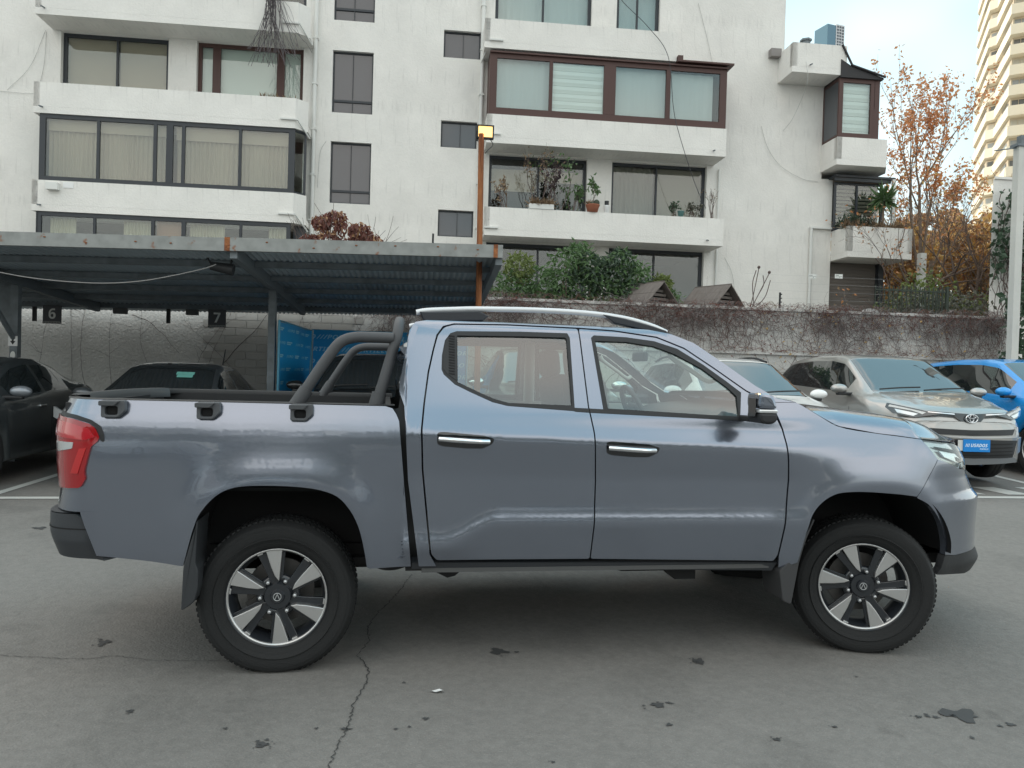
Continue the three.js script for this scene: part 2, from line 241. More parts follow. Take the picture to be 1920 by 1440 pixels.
  // painted bay lines: a front line and the lines between the bays, laid along the yard's axes
  const strip = (u0, u1, w0, w1) => { const o = [], nu = Math.ceil(Math.abs(u1 - u0) / 1), nw = Math.ceil(Math.abs(w1 - w0) / 0.5); for (let i = 0; i < nu; i++) for (let j = 0; j < nw; j++) { const q = (a, b) => { const p = L(lerp(u0, u1, a / nu), 0, lerp(w0, w1, b / nw)); return [p[0], p[2]]; }; o.push([q(i, j), q(i, j + 1), q(i + 1, j + 1)], [q(i, j), q(i + 1, j + 1), q(i + 1, j)]); } return o; };
  const fix = (l) => l.map((t) => { const [a, b, c] = t, s = (b[0] - a[0]) * (c[1] - a[1]) - (b[1] - a[1]) * (c[0] - a[0]); return s > 0 ? [a, c, b] : t; });
  part(gr, 'painted_line', lay(fix(strip(-9, 9, -8.5, -8.38)), 0.005), M.line);
  for (const u of [-7.05, -4.55, -2.05, 0.45, 2.95, 5.45, 7.95]) part(gr, 'painted_line', lay(fix(strip(u - 0.055, u + 0.055, -13.2, -8.52)), 0.005), M.line);
  for (let i = 0; i < 7; i++) { const u = 5.75 + i * 0.62; part(gr, 'painted_line', lay(fix(strip(u, u + 0.32, -9.1, -8.62).map((t) => t.map(([x, z]) => [x + (z + 9.5) * 0.25, z]))), 0.005), M.line); }
}

// ───────────────────────── the white block of flats ─────────────────────────
// local frame: x = u, y = height, z = w + 21 (0 = wall plane, 0.9 = balcony fronts)
const B = thing('apartment_building', 'white stuccoed block of flats with wide balconies behind the yard wall, unseen left run added for shade', 'building', L(0, 0, -21), TH);
{
  const hole = (x0, x1, y0, y1) => rect(x0, x1, y0, y1);
  const TOPW = [[-9.63, -6.98], [-6.27, -3.54]];
  const mid = [[10.78, 12.3], [8.33, 9.98], [5.92, 7.56]], small = [[10.0, 10.74], [7.58, 8.3], [5.17, 5.89]];
  const Rl = [1.47, 4.19], Rr = [4.89, 7.61];
  const holes = [
    ...TOPW.map(([a, b]) => hole(a, b, 8.0, 9.97)), hole(-9.6, -3.5, 5.4, 7.56), hole(-9.6, -3.5, 2.9, 5.15), hole(-9.6, -3.5, 10.5, 12.4),
    ...mid.map(([a, b]) => hole(-2.78, -1.71, a, b)), ...small.map(([a, b], i) => hole(0.15 - i * 0.015, 1.15 - i * 0.035, a, b)),
    hole(...Rl, 5.5, 7.47), hole(...Rr, 5.5, 7.47), hole(1.45, 4.2, 3.0, 5.08), hole(4.87, 7.6, 2.6, 5.08), hole(1.5, 7.6, 8.0, 9.9), hole(1.52, 4.19, 10.5, 12.4), hole(4.89, 6.12, 10.5, 12.4),
  ];
  part(B, 'wall', ext([[-80, 0], [11.35, 0], [11.35, 7.32], [11.0, 7.32], [11.0, 10.55], [9.77, 10.9], [9.77, 13.2], [-80, 13.2]], 0.3, holes).translate(0, 0, -0.3), M.stucco);  // unseen left stretch lengthened to keep the sun off the yard
  each(B, 'side_wall', [bx(11.05, 11.35, 0, 7.32, -9, -0.3), bx(10.7, 11.0, 7.32, 10.5, -9, -0.3), bx(9.47, 9.77, 10.5, 13.2, -9, -0.3), bx(-80, -79.7, 0, 13.2, -9, -0.3)], M.stucco);
  part(B, 'back_wall', bx(-80, 11.0, 0, 13.2, -9.3, -9), M.stucco); each(B, 'roof', [bx(-80, 9.77, 13.0, 13.3, -9.3, -0.32), bx(9.77, 11.0, 10.3, 10.5, -9.3, -0.3)], M.stucco);
  // balconies: floor and parapet of one plan
  const balcony = (plan, y0, y1, th = 0.14) => {
    const n = plan.length, inner = plan.map(([x, z]) => [x, z]), cx = plan.reduce((s, p) => s + p[0], 0) / n, b = part(B, 'balcony', slab(plan, y0, y0 + 0.16), M.stucco);
    const walls = []; for (let i = 1; i < n - 2 + 1; i++) { const p = plan[i - 1], q = plan[i], d = Math.hypot(q[0] - p[0], q[1] - p[1]), nx = (q[1] - p[1]) / d, nz = -(q[0] - p[0]) / d, s = Math.sign((cx - p[0]) * nx + (0.1 - p[1]) * nz) || 1, e = i < n - 1 ? th * 0.0 : 0; walls.push(slab([p, q, [q[0] + nx * s * th, q[1] + nz * s * th], [p[0] + nx * s * th, p[1] + nz * s * th]], y0 + 0.162, y1)); }
    void inner; part(b, 'parapet', walls, M.stucco); return b;
  };
  // plan starts and ends on the wall; the last edge (along the wall) gets no parapet
  const planL = [[-9.83, 0.001], [-9.83, 0.9], [-3.56, 0.9], [-3.28, 0.62], [-3.28, 0.001]], closeP = (p) => [...p];
  const Lb = [[9.98, 10.75], [7.57, 8.33], [5.17, 5.93]].map(([a, b]) => balcony(closeP(planL), a, b));
  const planR = [[1.32, 0.001], [1.32, 0.9], [7.8, 0.9], [7.8, 0.001]];
  const R0 = balcony([[1.2, 0.001], [1.2, 0.9], [6.35, 0.9], [6.35, 0.001]], 9.97, 10.73), R1 = balcony(planR, 7.51, 8.26), R2 = balcony(planR, 5.1, 5.84);
  const E3 = balcony([[9.59, 0.001], [9.59, 0.9], [11.15, 0.9], [11.3, 0.001]], 9.93, 10.73); balcony([[10.95, 0.001], [10.95, 0.9], [12.4, 0.9], [12.75, 0.3], [12.75, -1.2], [11.0, -1.2]], 7.49, 8.25); balcony([[11.36, 0.002], [11.36, 0.9], [13.24, 0.9], [13.24, -1.2], [11.36, -1.2]], 4.98, 5.83);
  // spouts and gutters under the parapets
  for (const [b, y] of [[Lb[0], 10.14], [Lb[1], 7.72], [Lb[2], 5.32]]) { part(b, 'spout', rod([-9.62, y, 0.88], [-9.62, y - 0.03, 1.06], 0.02), M.steel); part(b, 'gutter', [bx(-3.92, -3.5, y + 0.05, y + 0.09, 0.9, 0.96), rod([-3.5, y + 0.06, 0.95], [-3.24, y - 0.3, 0.55], 0.02)], M.pvc); }
  for (const [b, x, y] of [[R1, 7.45, 7.66], [R2, 7.35, 5.25], [E3, 10.1, 10.15]]) part(b, 'spout', rod([x, y, 0.88], [x - 0.02, y - 0.04, 1.05], 0.02), M.steel);
  for (const [b, y] of [[R0, 10.15], [R1, 7.72], [R2, 5.28]]) part(b, 'gutter', [bx(1.32, 1.68, y, y + 0.04, 0.9, 0.96), rod([1.36, y + 0.02, 0.93], [1.16, y - 0.35, 0.3], 0.022)], M.pvc);
  // windows
  const sash = (x0, x1, y0, y1, z, mull = [], o = {}) => {
    const f = o.fw ?? 0.07, d = 0.06, fr = [bx(x0, x1, y1 - f, y1, z - d, z), bx(x0, x1, y0, y0 + f, z - d, z), bx(x0, x0 + f, y0 + f, y1 - f, z - d, z), bx(x1 - f, x1, y0 + f, y1 - f, z - d, z)];
    const cuts = [x0 + f]; for (const m of mull) { const [c, w] = Array.isArray(m) ? m : [m, 0.05]; fr.push(bx(c - w / 2, c + w / 2, y0 + f, y1 - f, z - d, z + 0.004)); cuts.push(c - w / 2, c + w / 2); } cuts.push(x1 - f);
    if (o.rail) fr.push(bx(x0 + f, x1 - f, o.rail - 0.03, o.rail + 0.03, z - d, z + 0.008));
    const w = part(B, 'window', fr, o.frame ?? M.alu);
    for (let i = 0; i < cuts.length; i += 2) { const p = part(w, 'pane', bx(cuts[i], cuts[i + 1], y0 + f, y1 - f, z - 0.036, z - 0.03), o.mats?.[i / 2] ?? (o.see ? M.glass : M.pane)); p.rotation.y = 0; }
    return w;
  };
  const folds = (x0, x1, y0, y1, z, pitch = 0.11, amp = 0.025) => grid(Math.ceil((x1 - x0) / pitch * 8), 1, (u, v) => { const x = lerp(x0, x1, u); return [x, lerp(y0, y1, v), z + amp * Math.sin(x / pitch * 2 * PI + 0.6 * Math.sin(x * 3)) * (0.75 + 0.25 * Math.sin(x * 7.3))]; });
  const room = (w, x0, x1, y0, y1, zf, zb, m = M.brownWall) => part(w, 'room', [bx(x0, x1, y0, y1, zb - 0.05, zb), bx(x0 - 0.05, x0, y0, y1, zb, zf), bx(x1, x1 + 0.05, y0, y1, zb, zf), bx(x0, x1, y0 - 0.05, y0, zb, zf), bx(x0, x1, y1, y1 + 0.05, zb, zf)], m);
  // upper left: two wide windows above the balcony
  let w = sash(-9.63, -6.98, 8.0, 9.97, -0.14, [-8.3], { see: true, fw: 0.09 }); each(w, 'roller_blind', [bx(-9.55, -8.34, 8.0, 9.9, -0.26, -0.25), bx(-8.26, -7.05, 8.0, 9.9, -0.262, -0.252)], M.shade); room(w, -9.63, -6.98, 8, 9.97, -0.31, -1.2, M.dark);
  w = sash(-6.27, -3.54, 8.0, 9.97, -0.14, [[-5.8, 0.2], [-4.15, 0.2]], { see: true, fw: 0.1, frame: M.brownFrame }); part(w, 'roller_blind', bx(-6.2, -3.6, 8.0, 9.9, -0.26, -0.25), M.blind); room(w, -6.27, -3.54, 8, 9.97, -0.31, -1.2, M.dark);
  // glazed-in balconies on the left
  w = sash(-9.66, -3.62, 5.94, 7.565, 0.86, [[-8.32, 0.07], [-6.97, 0.08], [-6.62, 0.16], [-6.29, 0.08], [-4.91, 0.07]], { see: true, fw: 0.1 });
  part(w, 'curtain', folds(-9.55, -6.6, 5.95, 7.25, 0.66), M.curtain); part(w, 'curtain', folds(-6.5, -3.66, 5.95, 7.2, 0.66), M.curtain); each(w, 'valance', [bx(-9.55, -6.6, 7.2, 7.5, 0.7, 0.72), bx(-6.5, -3.66, 7.14, 7.46, 0.7, 0.72)], M.shade);
  each(w, 'corner_frame', [bx(-3.62, -3.56, 5.94, 7.565, 0.8, 0.86), bx(-3.38, -3.32, 5.94, 7.565, 0.52, 0.58), rod([-3.6, 5.97, 0.83], [-3.35, 5.97, 0.55], 0.03), rod([-3.6, 7.53, 0.83], [-3.35, 7.53, 0.55], 0.03), bx(-9.7, -9.66, 5.94, 7.565, 0.0, 0.86)], M.alu); room(w, -9.6, -3.6, 5.94, 7.56, -0.3, -1.5);
  part(w, 'pane', slab([[-3.585, 0.83], [-3.36, 0.555], [-3.356, 0.557], [-3.581, 0.832]], 5.98, 7.52), M.glass);
  w = sash(-9.72, -3.62, 3.3, 5.165, 0.86, [[-8.37, 0.06], [-6.98, 0.08], [-6.24, 0.1], [-4.85, 0.06]], { see: true, fw: 0.1 });
  for (const [a, b] of [[-9.5, -8.9], [-7.75, -7.05], [-6.15, -5.3], [-4.2, -3.66]]) part(w, 'curtain', folds(a, b, 3.4, 5.06, 0.62, 0.08), std([0.52, 0.45, 0.34], 0.95)); part(w, 'panel', bx(-6.93, -6.3, 3.4, 5.08, 0.7, 0.72), std([0.32, 0.17, 0.11], 0.9)); room(w, -9.65, -3.6, 3.3, 5.16, -0.3, -2.0, std([0.2, 0.19, 0.18], 0.95)); each(w, 'side_glazing', [bx(-9.74, -9.7, 3.3, 5.165, 0.002, 0.86), bx(-3.6, -3.3, 3.3, 5.16, 0.5, 0.54)], M.alu);
  // staircase and bathroom windows in the middle
  mid.forEach(([a, b]) => { sash(-2.78, -1.71, a, b, -0.1, [[-2.25, 0.016]], { fw: 0.04, rail: a + 0.34 }); });
  small.forEach(([a, b], i) => { sash(0.15 - i * 0.015, 1.15 - i * 0.035, a, b, -0.1, [[0.68 - i * 0.02, 0.016]], { fw: 0.04 }); });
  // right wing
  w = sash(1.52, 4.19, 10.5, 12.35, -0.12, [2.85], { fw: 0.09, see: true }); each(w, 'sky_pale_curtain', [folds(1.55, 2.83, 10.5, 12.35, -0.3, 0.2, 0.01), folds(2.87, 4.15, 10.5, 12.35, -0.3, 0.2, 0.01)], M.skyPaleNet); w = sash(4.89, 6.12, 10.5, 12.35, -0.12, [5.5], { fw: 0.09, see: true }); part(w, 'sky_pale_curtain', folds(4.9, 6.1, 10.5, 12.35, -0.3, 0.2, 0.01), M.skyPaleNet);
  w = sash(1.36, 7.78, 8.26, 9.93, 0.86, [[2.98, 0.09], [4.56, 0.32], [6.16, 0.12]], { fw: 0.19, frame: M.brownFrame, see: true });
  for (let k = 0; k < 13; k++) part(w, 'blind_slat', bx(3.03, 4.4, 8.46 + k * 0.098, 8.555 + k * 0.098, 0.77, 0.785).rotateX(0).translate(0, 0, (k % 2) * 0.006), k % 2 ? M.blind : M.white);
  each(w, 'side_pane', [bx(7.74, 7.78, 8.26, 9.93, 0.0, 0.8), bx(1.36, 1.4, 8.26, 9.93, 0.0, 0.8)], M.brownFrame); part(w, 'drip_rail', bx(1.36, 7.8, 9.86, 9.9, 0.87, 0.92), M.brownFrame); part(w, 'back_board', bx(1.4, 7.74, 8.26, 9.93, 0.6, 0.62), M.dark); each(w, 'sky_pale_curtain', [folds(1.5, 2.95, 8.4, 9.86, 0.7, 0.25, 0.008), folds(4.7, 6.12, 8.4, 9.86, 0.7, 0.25, 0.008), folds(6.2, 7.45, 8.4, 9.72, 0.7, 0.25, 0.008)], M.skyPaleNet);  // curtain paleness doubles as painted sky sheen on these panes
  each(w, 'canopy', [bx(6.36, 7.92, 9.94, 9.985, 0.0, 1.0), bx(6.36, 6.5, 9.985, 10.1, 0.55, 1.0)], M.brownFrame);
  const dim = std([0.05, 0.045, 0.042], 0.9);  // room brown taken near black, interior shade put into the colour
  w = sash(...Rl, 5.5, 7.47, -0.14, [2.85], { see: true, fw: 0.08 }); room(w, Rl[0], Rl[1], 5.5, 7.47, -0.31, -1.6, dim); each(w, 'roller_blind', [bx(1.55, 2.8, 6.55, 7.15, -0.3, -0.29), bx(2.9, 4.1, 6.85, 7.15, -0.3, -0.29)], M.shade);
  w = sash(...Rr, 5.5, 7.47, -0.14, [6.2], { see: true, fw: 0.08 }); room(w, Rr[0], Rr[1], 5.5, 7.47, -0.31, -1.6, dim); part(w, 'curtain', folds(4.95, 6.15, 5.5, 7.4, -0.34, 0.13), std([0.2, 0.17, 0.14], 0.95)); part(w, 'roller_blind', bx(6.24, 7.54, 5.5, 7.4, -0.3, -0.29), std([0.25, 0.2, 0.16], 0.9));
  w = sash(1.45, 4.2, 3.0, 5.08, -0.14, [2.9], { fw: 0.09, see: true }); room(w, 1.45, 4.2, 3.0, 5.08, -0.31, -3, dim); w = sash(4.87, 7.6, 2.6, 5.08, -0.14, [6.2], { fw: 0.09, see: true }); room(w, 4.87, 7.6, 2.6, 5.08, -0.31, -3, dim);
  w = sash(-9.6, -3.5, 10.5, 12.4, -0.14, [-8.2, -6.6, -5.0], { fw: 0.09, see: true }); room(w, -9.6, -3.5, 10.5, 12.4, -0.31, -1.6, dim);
  // downpipes
  for (const [x, y0, y1] of [[-3.22, 2, 13], [1.2, 2, 13]]) { const p = part(B, 'downpipe', rod([x, y0, 0.09], [x, y1, 0.09], 0.055, 0.055, 10), M.pvc); for (let y = 3; y < 13; y += 1.2) part(p, 'bracket', bx(x - 0.07, x + 0.07, y, y + 0.04, 0.002, 0.15), M.pvc); }
  part(B, 'downpipe', rod([10.72, 2, 0.06], [10.72, 5.9, 0.06], 0.045), M.pvc); part(B, 'ledge', bx(10.68, 11.34, 5.88, 5.93, 0.002, 0.1), M.pvc); part(B, 'downpipe', rod([7.95, 2.5, 0.05], [7.95, 7.4, 0.05], 0.03), M.pvc);
  // right corner: brown glazed bay, terrace roofs, ground-floor shutter
  w = sash(10.98, 12.02, 8.26, 9.88, 0.86, [], { fw: 0.12, frame: M.brownFrame, see: true }); const sl = part(w, 'side_pane', bx(10.985, 11.0, 8.3, 9.8, 0.05, 0.8), M.pane); void sl; each(w, 'side_frame', [bx(10.98, 11.03, 8.26, 9.9, 0.0, 0.07), bx(10.98, 11.03, 9.8, 9.9, 0.07, 0.8), bx(10.98, 11.03, 8.26, 8.33, 0.07, 0.8), bx(12.0, 12.16, 8.26, 9.9, -0.6, 0.86)], M.brownFrame);
  for (let k = 0; k < 14; k++) part(w, 'blind_slat', bx(11.1, 11.92, 8.36 + k * 0.103, 8.46 + k * 0.103, 0.74 + (k % 2) * 0.01, 0.755 + (k % 2) * 0.01), k % 2 ? M.blind : M.white); part(w, 'back_board', bx(11.05, 12.0, 8.26, 9.9, 0.55, 0.57), M.dark);
  part(w, 'bay_roof', [ext([[10.98, 10.35], [11.25, 10.2], [12.22, 9.92], [12.22, 9.87], [10.98, 9.87]], 0.9).translate(0, 0, 0.03), rod([11.0, 10.75, 0.92], [11.28, 10.2, 0.95], 0.03), rod([11.28, 10.2, 0.95], [12.25, 9.93, 0.97], 0.03)], std([0.03, 0.028, 0.03], 0.7));
  each(B, 'terrace_roof', [bx(11.22, 13.0, 7.3, 7.36, -1.2, 0.4), bx(11.22, 12.9, 7.2, 7.29, 0.3, 0.36)], M.alu); part(B, 'roof_post', bx(12.9, 12.98, 5.83, 7.3, 0.38, 0.46), M.pvc);
  w = sash(11.3, 12.75, 5.84, 7.2, 0.2, [11.98], { fw: 0.06, see: true }); for (let k = 0; k < 12; k++) part(w, 'blind_slat', bx(11.36, 12.7, 5.9 + k * 0.105, 5.97 + k * 0.105, 0.05, 0.06), std([0.2, 0.17, 0.14], 0.8)); part(w, 'back_board', bx(11.3, 12.75, 5.84, 7.2, -0.1, -0.08), M.dark);
  w = part(B, 'shutter', bx(11.36, 12.85, 2.8, 5.0, -0.25, -0.2), std([0.16, 0.14, 0.125], 0.75)); for (let k = 0; k < 22; k++) part(w, 'slat', bx(11.37, 12.84, 2.83 + k * 0.098, 2.9 + k * 0.098, -0.198, -0.19), w.material); part(B, 'shutter_post', bx(12.86, 13.02, 2.6, 5.0, -0.6, -0.05), M.alu);
  part(B, 'wall_lamp', bx(9.3, 9.6, 10.62, 10.84, 0.002, 0.2), std([0.25, 0.23, 0.22], 0.7)); part(B, 'vent_cap', [rod([10.15, 10.7, 0.5], [10.15, 10.95, 0.5], 0.12), rod([10.15, 10.95, 0.5], [10.15, 11.0, 0.5], 0.16)], M.steel);
  part(B, 'junction_box', rb(-9.45, -9.17, 5.68, 5.86, 0.9, 1.05, 0.01), M.pvc); part(B, 'wall_plate', bx(-9.1, -8.86, 5.76, 5.9, 0.9, 0.912), M.white);
  // thin wires stapled to the stucco
  const wire = (pts, r = 0.005) => part(B, 'wire', tube(pts, r, 5, 40), std([0.45, 0.45, 0.43], 0.7));
  wire([[-10.0, 9.95, 0.02], [-10.35, 9.0, 0.03], [-10.9, 8.35, 0.02]]); wire([[-9.98, 9.9, 0.02], [-10.02, 9.1, 0.02], [-10.15, 8.4, 0.02]]); wire([[-11.4, 8.33, 0.02], [-10.5, 8.3, 0.03], [-9.9, 8.33, 0.02]]);
  wire([[9.15, 8.7, 0.02], [9.35, 8.1, 0.04], [9.75, 7.6, 0.05], [10.4, 7.28, 0.04], [10.9, 7.22, 0.02]]); wire([[9.95, 10.2, 0.95], [10.0, 9.6, 0.95], [9.95, 8.9, 0.3], [9.8, 8.6, 0.02]]); wire([[7.2, 12.0, 0.02], [7.5, 11.0, 0.02], [7.7, 10.2, 0.03]]); wire([[8.2, 4.95, 0.02], [8.45, 4.4, 0.04], [8.6, 3.2, 0.03]]); wire([[-2.9, 7.55, 0.02], [-3.05, 7.2, 0.03], [-3.1, 6.3, 0.02]]);
}
lone('hanging_cable', 'dark loose cable hanging from the roof across the right-hand balconies', 'cable', tube([[4.3, 12.1, 1.0], [4.77, 11.43, 1.0], [5.51, 10.78, 1.0], [6.07, 10.05, 1.02], [6.26, 8.72, 1.02], [6.43, 8.03, 1.03], [6.88, 6.78, 1.05], [7.27, 6.08, 0.95]], 0.009, 5, 60), std([0.05, 0.05, 0.055], 0.7), L(0, 0, -21), TH);

lone('paper_scrap', 'small crumpled white paper scrap on the asphalt in the foreground', 'litter', raw([[0, 0, 0], [0.035, 0.006, -0.012], [0.06, 0.003, 0.004], [0.052, 0.012, 0.018], [0.02, 0.004, 0.022], [-0.008, 0.008, 0.014]].reduce((a, q, i, l) => (i > 1 ? [...a, ...l[0], ...q, ...l[i - 1]] : a), [])), std([0.75, 0.75, 0.74], 0.8, { side: THREE.DoubleSide }), [-0.335, 0.004, -3.575]);
lone('fallen_leaf', 'single pale dry leaf lying on the asphalt beside the front wheel', 'leaf', leaves(2, () => [0, 0.006, 0], 0.08, 0.6, 0), std([0.5, 0.36, 0.25], 0.9, { side: THREE.DoubleSide }), [3.19, 0.02, -5.56]);

// ───────────────────────── yard wall with its bare creeper ─────────────────────────
const WALLW = -15.2;
{
  const w = thing('boundary_wall', 'long dirty white rendered yard wall below the flats, with a red-brown creeper', 'wall', L(0, 0, WALLW), TH);
  part(w, 'wall', bx(-14, 12.3, 0, 2.94, -0.2, 0), M.wall); part(w, 'coping', bx(-14, 12.32, 2.943, 3.0, -0.24, 0.05), M.wall); part(w, 'ledge', bx(0.9, 12.3, 2.04, 2.1, 0.001, 0.06), M.wall);
  const bm = [0, 1, 2].map((k) => std([0.40 - k * 0.02, 0.385 - k * 0.02, 0.36 - k * 0.02], 0.95, { bumpMap: bStucco, bumpScale: 0.006 }));
  const bg = rb(0, 0.394, 0, 0.144, 0, 0.012, 0.005, 1);
  for (let r = 0; r < 15; r++) for (let c = 0; c < 7; c++) { const m = part(w, 'block', bg, bm[(r * 7 + c * 5 + (r >> 1)) % 3]); m.position.set(-4.3 + c * 0.4 + (r % 2) * 0.2, 0.72 + r * 0.15, 0.002 + rr(0, 0.004)); }
  // creeper: twigs wander over the wall from its top
  const twigs = (list) => { const pos = []; const T = []; for (const q of list) { const pts = q.pts, r = q.r; const n = pts.length; for (let i = 0; i < n; i++) { const a = pts[Math.max(0, i - 1)], b = pts[Math.min(n - 1, i + 1)]; const dx = b[0] - a[0], dy = b[1] - a[1], d = Math.hypot(dx, dy) || 1, k = r * (1 - 0.6 * i / n), px = -dy / d * k, py = dx / d * k, p = pts[i]; T[i] = [[p[0] + px, p[1] + py, p[2]], [p[0] - px, p[1] - py, p[2]], [p[0], p[1], p[2] + k * 1.4]]; } for (let i = 0; i < n - 1; i++) for (let s = 0; s < 3; s++) { const a = T[i][s], b = T[i][(s + 1) % 3], c = T[i + 1][s], e = T[i + 1][(s + 1) % 3]; pos.push(...a, ...c, ...b, ...b, ...c, ...e); } } return raw(pos); };
  const walk = (u, y, ang, n, st, bend, z0) => { const p = []; let z = z0; for (let i = 0; i < n; i++) { p.push([u, y, z]); ang += rr(-bend, bend); u += Math.cos(ang) * st; y += Math.sin(ang) * st; z = clamp(z + rr(-0.012, 0.012), 0.012, 0.16); if (y < 2.08 && y > 1.9 && n < 20 && rnd() < 0.6) break; if (y > 3.08) ang = -Math.abs(ang) - 0.2; if (u > 12.25) break; } return p; };
  const dens = (u) => 0.35 + 0.65 * sstep(vnoise(u / 13, 0.3, 9, 77), 0.3, 0.7) + (u > 8 ? 0.25 : 0);
  const brown = [], red = [], grey = [];
  for (let i = 0; i < 4700; i++) { const u = rr(-1.2, 12.2); if (rnd() > dens(u)) continue; const top = rnd() < 0.55, y = top ? rr(2.6, 3.06) : rr(1.5, 2.95); if (y < 2.05 && rnd() < 0.75) continue; const p = walk(u, y, rnd() < 0.4 ? rr(-2.6, -0.5) : rr(0, 6.28), Math.floor(rr(7, 15)), rr(0.04, 0.085), 0.55, rr(0.015, 0.11)); (y > 2.7 && rnd() < 0.2 ? red : rnd() < 0.55 ? grey : brown).push({ pts: p, r: rr(0.0022, 0.005) }); }
  for (let i = 0; i < 700; i++) { const u = rr(-1, 12.2); red.push({ pts: walk(u, rnd() < 0.55 ? rr(2.06, 2.16) : rr(2.8, 3.04), rr(-0.5, 0.5) + (rnd() < 0.5 ? PI : 0), 9, 0.06, 0.7, rr(0.05, 0.14)), r: rr(0.002, 0.004) }); }
  for (let i = 0; i < 46; i++) brown.push({ pts: walk(rr(-1, 12), 0.6, rr(1.2, 1.9), 40, 0.07, 0.35, 0.02), r: rr(0.004, 0.009) });
  const cr = thing('creeper', 'leafless brown and grey creeper tangled over the yard wall behind the parked cars', 'creeper', L(0, 0, WALLW), TH);
  part(cr, 'twigs', twigs(brown), M.twig, 'stuff'); part(cr, 'red_twigs', twigs(red), M.redTwig, 'stuff'); part(cr, 'grey_twigs', twigs(grey), std([0.24, 0.205, 0.2], 0.95), 'stuff');
  part(cr, 'withered_leaves', leaves(700, () => { const u = rr(-1, 12.2); return [u, rnd() < 0.6 ? rr(2.6, 3.05) : rr(1.5, 2.6), rr(0.03, 0.12)]; }, 0.05), M.leafRed, 'stuff'); part(cr, 'yellow_leaves', leaves(160, () => [rr(7, 11) + rr(-1, 1), rr(1.6, 3.0), rr(0.04, 0.12)], 0.06), M.leafGold, 'stuff');
  const c2 = thing('creeper', 'thin leafless creeper stems climbing the wall under the carport', 'creeper', L(0, 0, WALLW), TH), l2 = [];
  for (const u of [-7.3, -6.7, -6.4, -5.9, -5.2, -4.5, -4.3, -3.6, -2.9, -2.6]) { const p = walk(u, 0.5, 1.57, 42, 0.055, 0.12, 0.02); l2.push({ pts: p, r: 0.004 }); for (let k = 0; k < 5; k++) { const q = p[Math.floor(rr(6, p.length - 2))]; if (q) l2.push({ pts: walk(q[0], q[1], rr(0, PI), 10, 0.05, 0.4, 0.02), r: 0.0025 }); } }
  l2.push({ pts: walk(-3.9, 1.55, 0.7, 30, 0.055, 0.12, 0.03), r: 0.007 }); l2.push({ pts: walk(-5.6, 2.4, -0.1, 22, 0.055, 0.2, 0.03), r: 0.006 });
  part(c2, 'twigs', twigs(l2), std([0.07, 0.055, 0.05], 0.95), 'stuff');
  // electric-fence strands, insulator post and the two small notices
  const ef = thing('electric_fence', 'thin electric fence wires on small posts along the top of the wall', 'fence', L(0, 0, WALLW), TH);
  for (const u of [7.2]) { part(ef, 'post', [bx(u - 0.015, u + 0.015, 3.0, 3.34, -0.12, -0.09)], M.black); for (let k = 0; k < 4; k++) part(ef, 'insulator', rod([u - 0.02, 3.06 + k * 0.08, -0.085], [u + 0.03, 3.06 + k * 0.08, -0.075], 0.014), M.black); }
  for (let k = 0; k < 5; k++) part(ef, 'strand', rod([6.4, 3.06 + k * 0.16, -0.07], [9.5, 3.06 + k * 0.16, -0.07], 0.0012, 0.0012, 4), std([0.45, 0.45, 0.44], 0.6));
  const warn = canvasTex(128, 64, (x) => { x.fillStyle = '#d8d8d2'; x.fillRect(0, 0, 128, 64); x.fillStyle = '#2a2a2a'; for (let i = 0; i < 7; i++) x.fillRect(10 + i * 8, 10, 6, 10); for (let i = 0; i < 12; i++) x.fillRect(8 + i * 9.4, 30 + (i % 3), 7, 5); x.beginPath(); x.moveTo(70, 44); x.lineTo(92, 40); x.lineTo(78, 54); x.fill(); });
  [[7.88, 3.70, 'left'], [8.46, 3.725, 'right']].forEach(([u, y, s]) => { const p = L(u, y, -15.28), b = thing('warning_sign', `small white warning notice hung on the electric fence wires, the ${s} one of two`, 'sign', p, TH, 'fence notices'); part(b, 'plate', bx(-0.085, 0.085, -0.045, 0.045, -0.004, 0), M.white); part(b, 'print', new THREE.PlaneGeometry(0.165, 0.085).translate(0, 0, 0.002), std([1, 1, 1], 0.6, { map: warn })); });
  lone('satellite_dish', 'round grey dish lying on the wall top near the green railing', 'dish', new THREE.SphereGeometry(0.3, 20, 8, 0, 2 * PI, 0, PI * 0.32).rotateX(0.5).translate(0, -0.2, 0), std([0.34, 0.33, 0.32], 0.8), L(9.3, 3.0, -15.5), TH);
}

